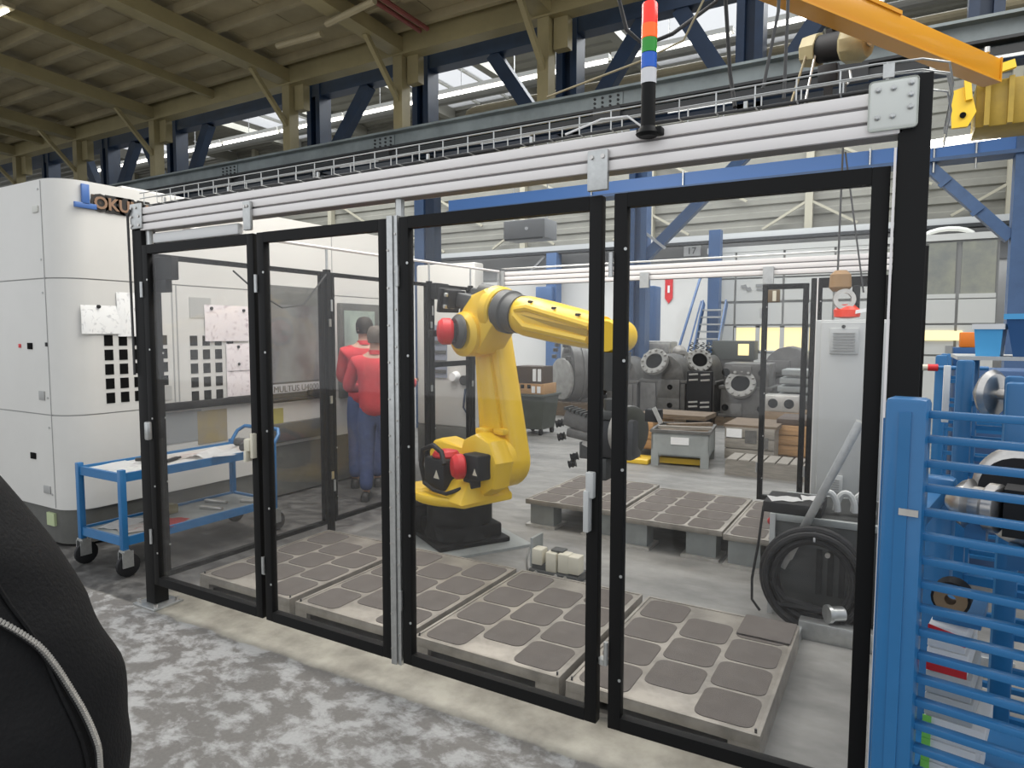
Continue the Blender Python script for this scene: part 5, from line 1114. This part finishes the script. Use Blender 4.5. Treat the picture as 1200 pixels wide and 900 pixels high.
for i, (lab, m_, stripe) in enumerate((('small white box with red top edge, highest on the slatted cart', paper_w, red), ('white box with red lower band, second from the top of its stack', paper_w, red), ('plain pale box, third in the stack behind the slats', cab_grey, None), ('plain pale box, fourth in the stack behind the slats', cab_grey, None), ('white box with lime edge, third from the bottom of its stack', paper_w, green), ('white box with lime edge, second from the bottom of its stack', paper_w, green), ('white box with lime edge at the bottom of its stack', paper_w, green))):
    zz = .918-i*.0555; bw = (.075, .08, .09, .095, .12, .105, .11)[i]
    t = rthing('labelled_box', lab, 'box', .046, .09, zz)
    MB().box(0, bw, 0, .2, 0, .0545, .003).build('body', m_, t, local=True)
    if stripe == red: MB().prism([(.0, -.002, .030 if i == 0 else .0), (bw, -.002, .018 if i == 0 else .0), (bw, -.002, .04 if i == 0 else .022), (.0, -.002, .0545 if i == 0 else .03)], (0, .003, 0)).build('stripe', red, t, local=True)
    elif stripe: MB().box(-.002, .016, -.003, 0, 0, .0545).build('stripe', green, t, local=True)
    MB().box(bw*.5, bw*.85, -.003, 0, .02, .034).build('print', seam_m, t, local=True)
t = rthing('shelf_board', 'blue block carrying the stack of labelled boxes', 'shelf', .05, .08, .17); MB().box(0, .3, 0, .4, 0, .414).build('board', blue, t, local=True)
t = rthing('ring_roll', 'brown ring roll in a black sleeve above the labelled boxes', 'roll', .085, .16, 1.035)
MB().ring(.04, .026, (.0, .0, 0), (0, -1, 0), .05, 20).build('sleeve', rubber, t, local=True); MB().ring(.034, .012, (.0, -.01, 0), (0, -1, 0), .045, 20).build('ring', carton, t, local=True)
MB().box(-.035, .06, -.04, .12, -.062, -.04).build('support', blue, t, local=True)
t = rthing('steel_roller', 'large ribbed bright roller lying behind the upper slats', 'roller', .20, .34, 1.27)
MB().lathe([(.105, 0), (.12, .01), (.125, .05), (.115, .055), (.125, .06), (.125, .11), (.115, .115), (.125, .12), (.125, .3), (.1, .31), (.1, .5)], (0, -.1, 0), (.45, 1, 0), 44).build('roller', steel, t, local=True); MB().lathe([(.092, 0), (.092, .012)], (-.006, -.11, 0), (.45, 1, 0), 28).build('dark_end', rubber, t, local=True); MB().box(-.02, .5, -.12, .3, -.17, -.115).build('saddle', blue, t, local=True)
t = rthing('machined_hub', 'small bright machined hub on a black bar behind the slats', 'hub', .085, .14, 1.262)
MB().lathe([(.015, 0), (.05, .03), (.058, .045), (.042, .055), (.042, .075), (.055, .085), (.055, .105), (.045, .11)], (-.02, 0, 0), (1, -.25, 0), 28).build('hub', steel, t, local=True); MB().box(.09, .9, -.05, .03, -.055, .05).build('black_bar', rubber, t, local=True); MB().box(.02, .06, -.03, .03, -.09, -.03).build('saddle', blue, t, local=True)
t = rthing('grey_bar', 'grey flat bar lying below the black bar behind the slats', 'bar', .22, .3, 1.02); MB().box(0, .85, -.06, .06, 0, .07, .006).build('bar', grey_box, t, local=True)
def stillage(label, x, y, rz, h=1.56, group=None):
    t = thing('rack', label, 'rack', (x, y, 0), rz, group)
    for a in (0, .5):
        for b_ in (0, .4):
            MB().box(a-.03, a+.03, b_-.025, b_+.025, 0, h, .012).build('post', blue, t, local=True)
    for k in range(9): (MB().box(.03, .47, -.012, .012, .25+k*.14, .27+k*.14).build('rail', blue, t, local=True), MB().box(.03, .47, .388, .412, .25+k*.14, .27+k*.14).build('rail', blue, t, local=True))
    for k in range(6): MB().box(-.012, .012, .02, .38, .3+k*.22, .325+k*.22).build('side_rail', blue, t, local=True)
    return t
stillage('blue rack with red-tipped pin, furthest along the fence', 4.08, 2.3, -.1, 1.53)
stillage('blue rack holding the steel cone beside the thick post', 4.10, .85, -.12, 1.55)
stillage('blue rack closest to the slatted cart', 4.20, .28, -.1, 1.50)
t = thing('steel_cone', 'conical stainless disc held in the blue rack', 'cone', (4.13, .75, 1.42)); MB().lathe([(.02, 0), (.085, .05), (.09, .06), (.075, .075), (.03, .08)], (4.13, .74, 1.43), (.7, -.55, 0), 32).build('cone', steel, t); MB().cyl((4.13, .74, 1.43), (4.36, .60, 1.43), .02).build('spindle', steel, t)
t = thing('steel_cone', 'smaller stainless disc in the rack closest to the slatted cart', 'cone', (4.25, .5, 1.40)); MB().lathe([(.02, 0), (.07, .03), (.06, .05)], (4.24, .52, 1.43), (.7, -.5, 0), 28).build('cone', steel, t); MB().cyl((4.24, .52, 1.43), (4.42, .4, 1.43), .02).build('spindle', steel, t)
t = thing('red_tipped_pin', 'short pin with red tip on the furthest blue rack', 'pin', (4.04, 2.2, 1.5)); MB().cyl((3.985, 2.2, 1.46), (4.01, 2.2, 1.46), .018, n=12).build('pin', cream, t); MB().cyl((4.01, 2.2, 1.46), (4.06, 2.2, 1.46), .02, n=12).build('red_tip', red, t); MB().cyl((4.06, 2.2, 1.46), (4.3, 2.25, 1.46), .012).build('stem', blue, t)
t = thing('white_profile', 'white upright strip leaning at the rack with the steel cone', 'profile', (4.06, .95, 1.3)); MB().box(4.035, 4.06, 1.0, 1.02, 1.28, 1.52, .003).build('strip', paper_w, t)
t = thing('rack_board', 'pale board across the blue racks carrying the plastic bins', 'board', (4.3, 1.1, 1.55)); MB().box(4.08, 4.9, 1.0, 1.45, 1.545, 1.56).build('board', cab_grey, t)
def plastic_bin(label, x, y, z, w_, d_, h_, m, rz, rim=None):
    t = thing('plastic_bin', label, 'bin', (x, y, z), rz); b = MB(); s_ = .82
    for a in (1,):
        o = [(-w_/2, -d_/2), (w_/2, -d_/2), (w_/2, d_/2), (-w_/2, d_/2)]
        b.loft([[(px*s_, py*s_, 0) for px, py in o], [(px, py, h_) for px, py in o], [(px*.92, py*.92, h_) for px, py in o], [(px*.76, py*.76, .01) for px, py in o]])
    b.build('tub', m, t, local=True, smooth=0); e = MB()
    for a in ((-w_/2-.006, w_/2+.006, -d_/2-.006, -d_/2+.006), (-w_/2-.006, w_/2+.006, d_/2-.006, d_/2+.006), (-w_/2-.006, -w_/2+.006, -d_/2, d_/2), (w_/2-.006, w_/2+.006, -d_/2, d_/2)): e.box(a[0], a[1], a[2], a[3], h_-.018, h_+.004)
    e.build('rim', rim or m, t, local=True); return t
plastic_bin('light blue plastic bin left of the large dark blue one', 4.20, 1.12, 1.56, .10, .16, .13, blue_l, -.2, paper_w)
plastic_bin('large dark blue plastic bin on the pale board', 4.42, 1.12, 1.56, .32, .24, .17, blue_d, -.2, blue_l)
fb = thing('bin_trolley', 'blue trolley under the orange bin behind the racks', 'trolley', (4.4, 3.1, 0)); MB().box(4.18, 4.8, 2.95, 3.4, 0, 1.42, .01).build('body', hallblue, fb)
tag(MB().box(4.17, 4.30, 2.95, 3.1, 1.42, 1.565, .006).build('blue_box', blue_d, origin=(4.2, 3, 1.42)), 'small dark blue box under the orange one', 'box')
tag(MB().box(4.205, 4.29, 2.96, 3.08, 1.566, 1.665, .006).build('orange_box', orange, origin=(4.24, 3, 1.57)), 'small orange box on the dark blue one behind the racks', 'box')
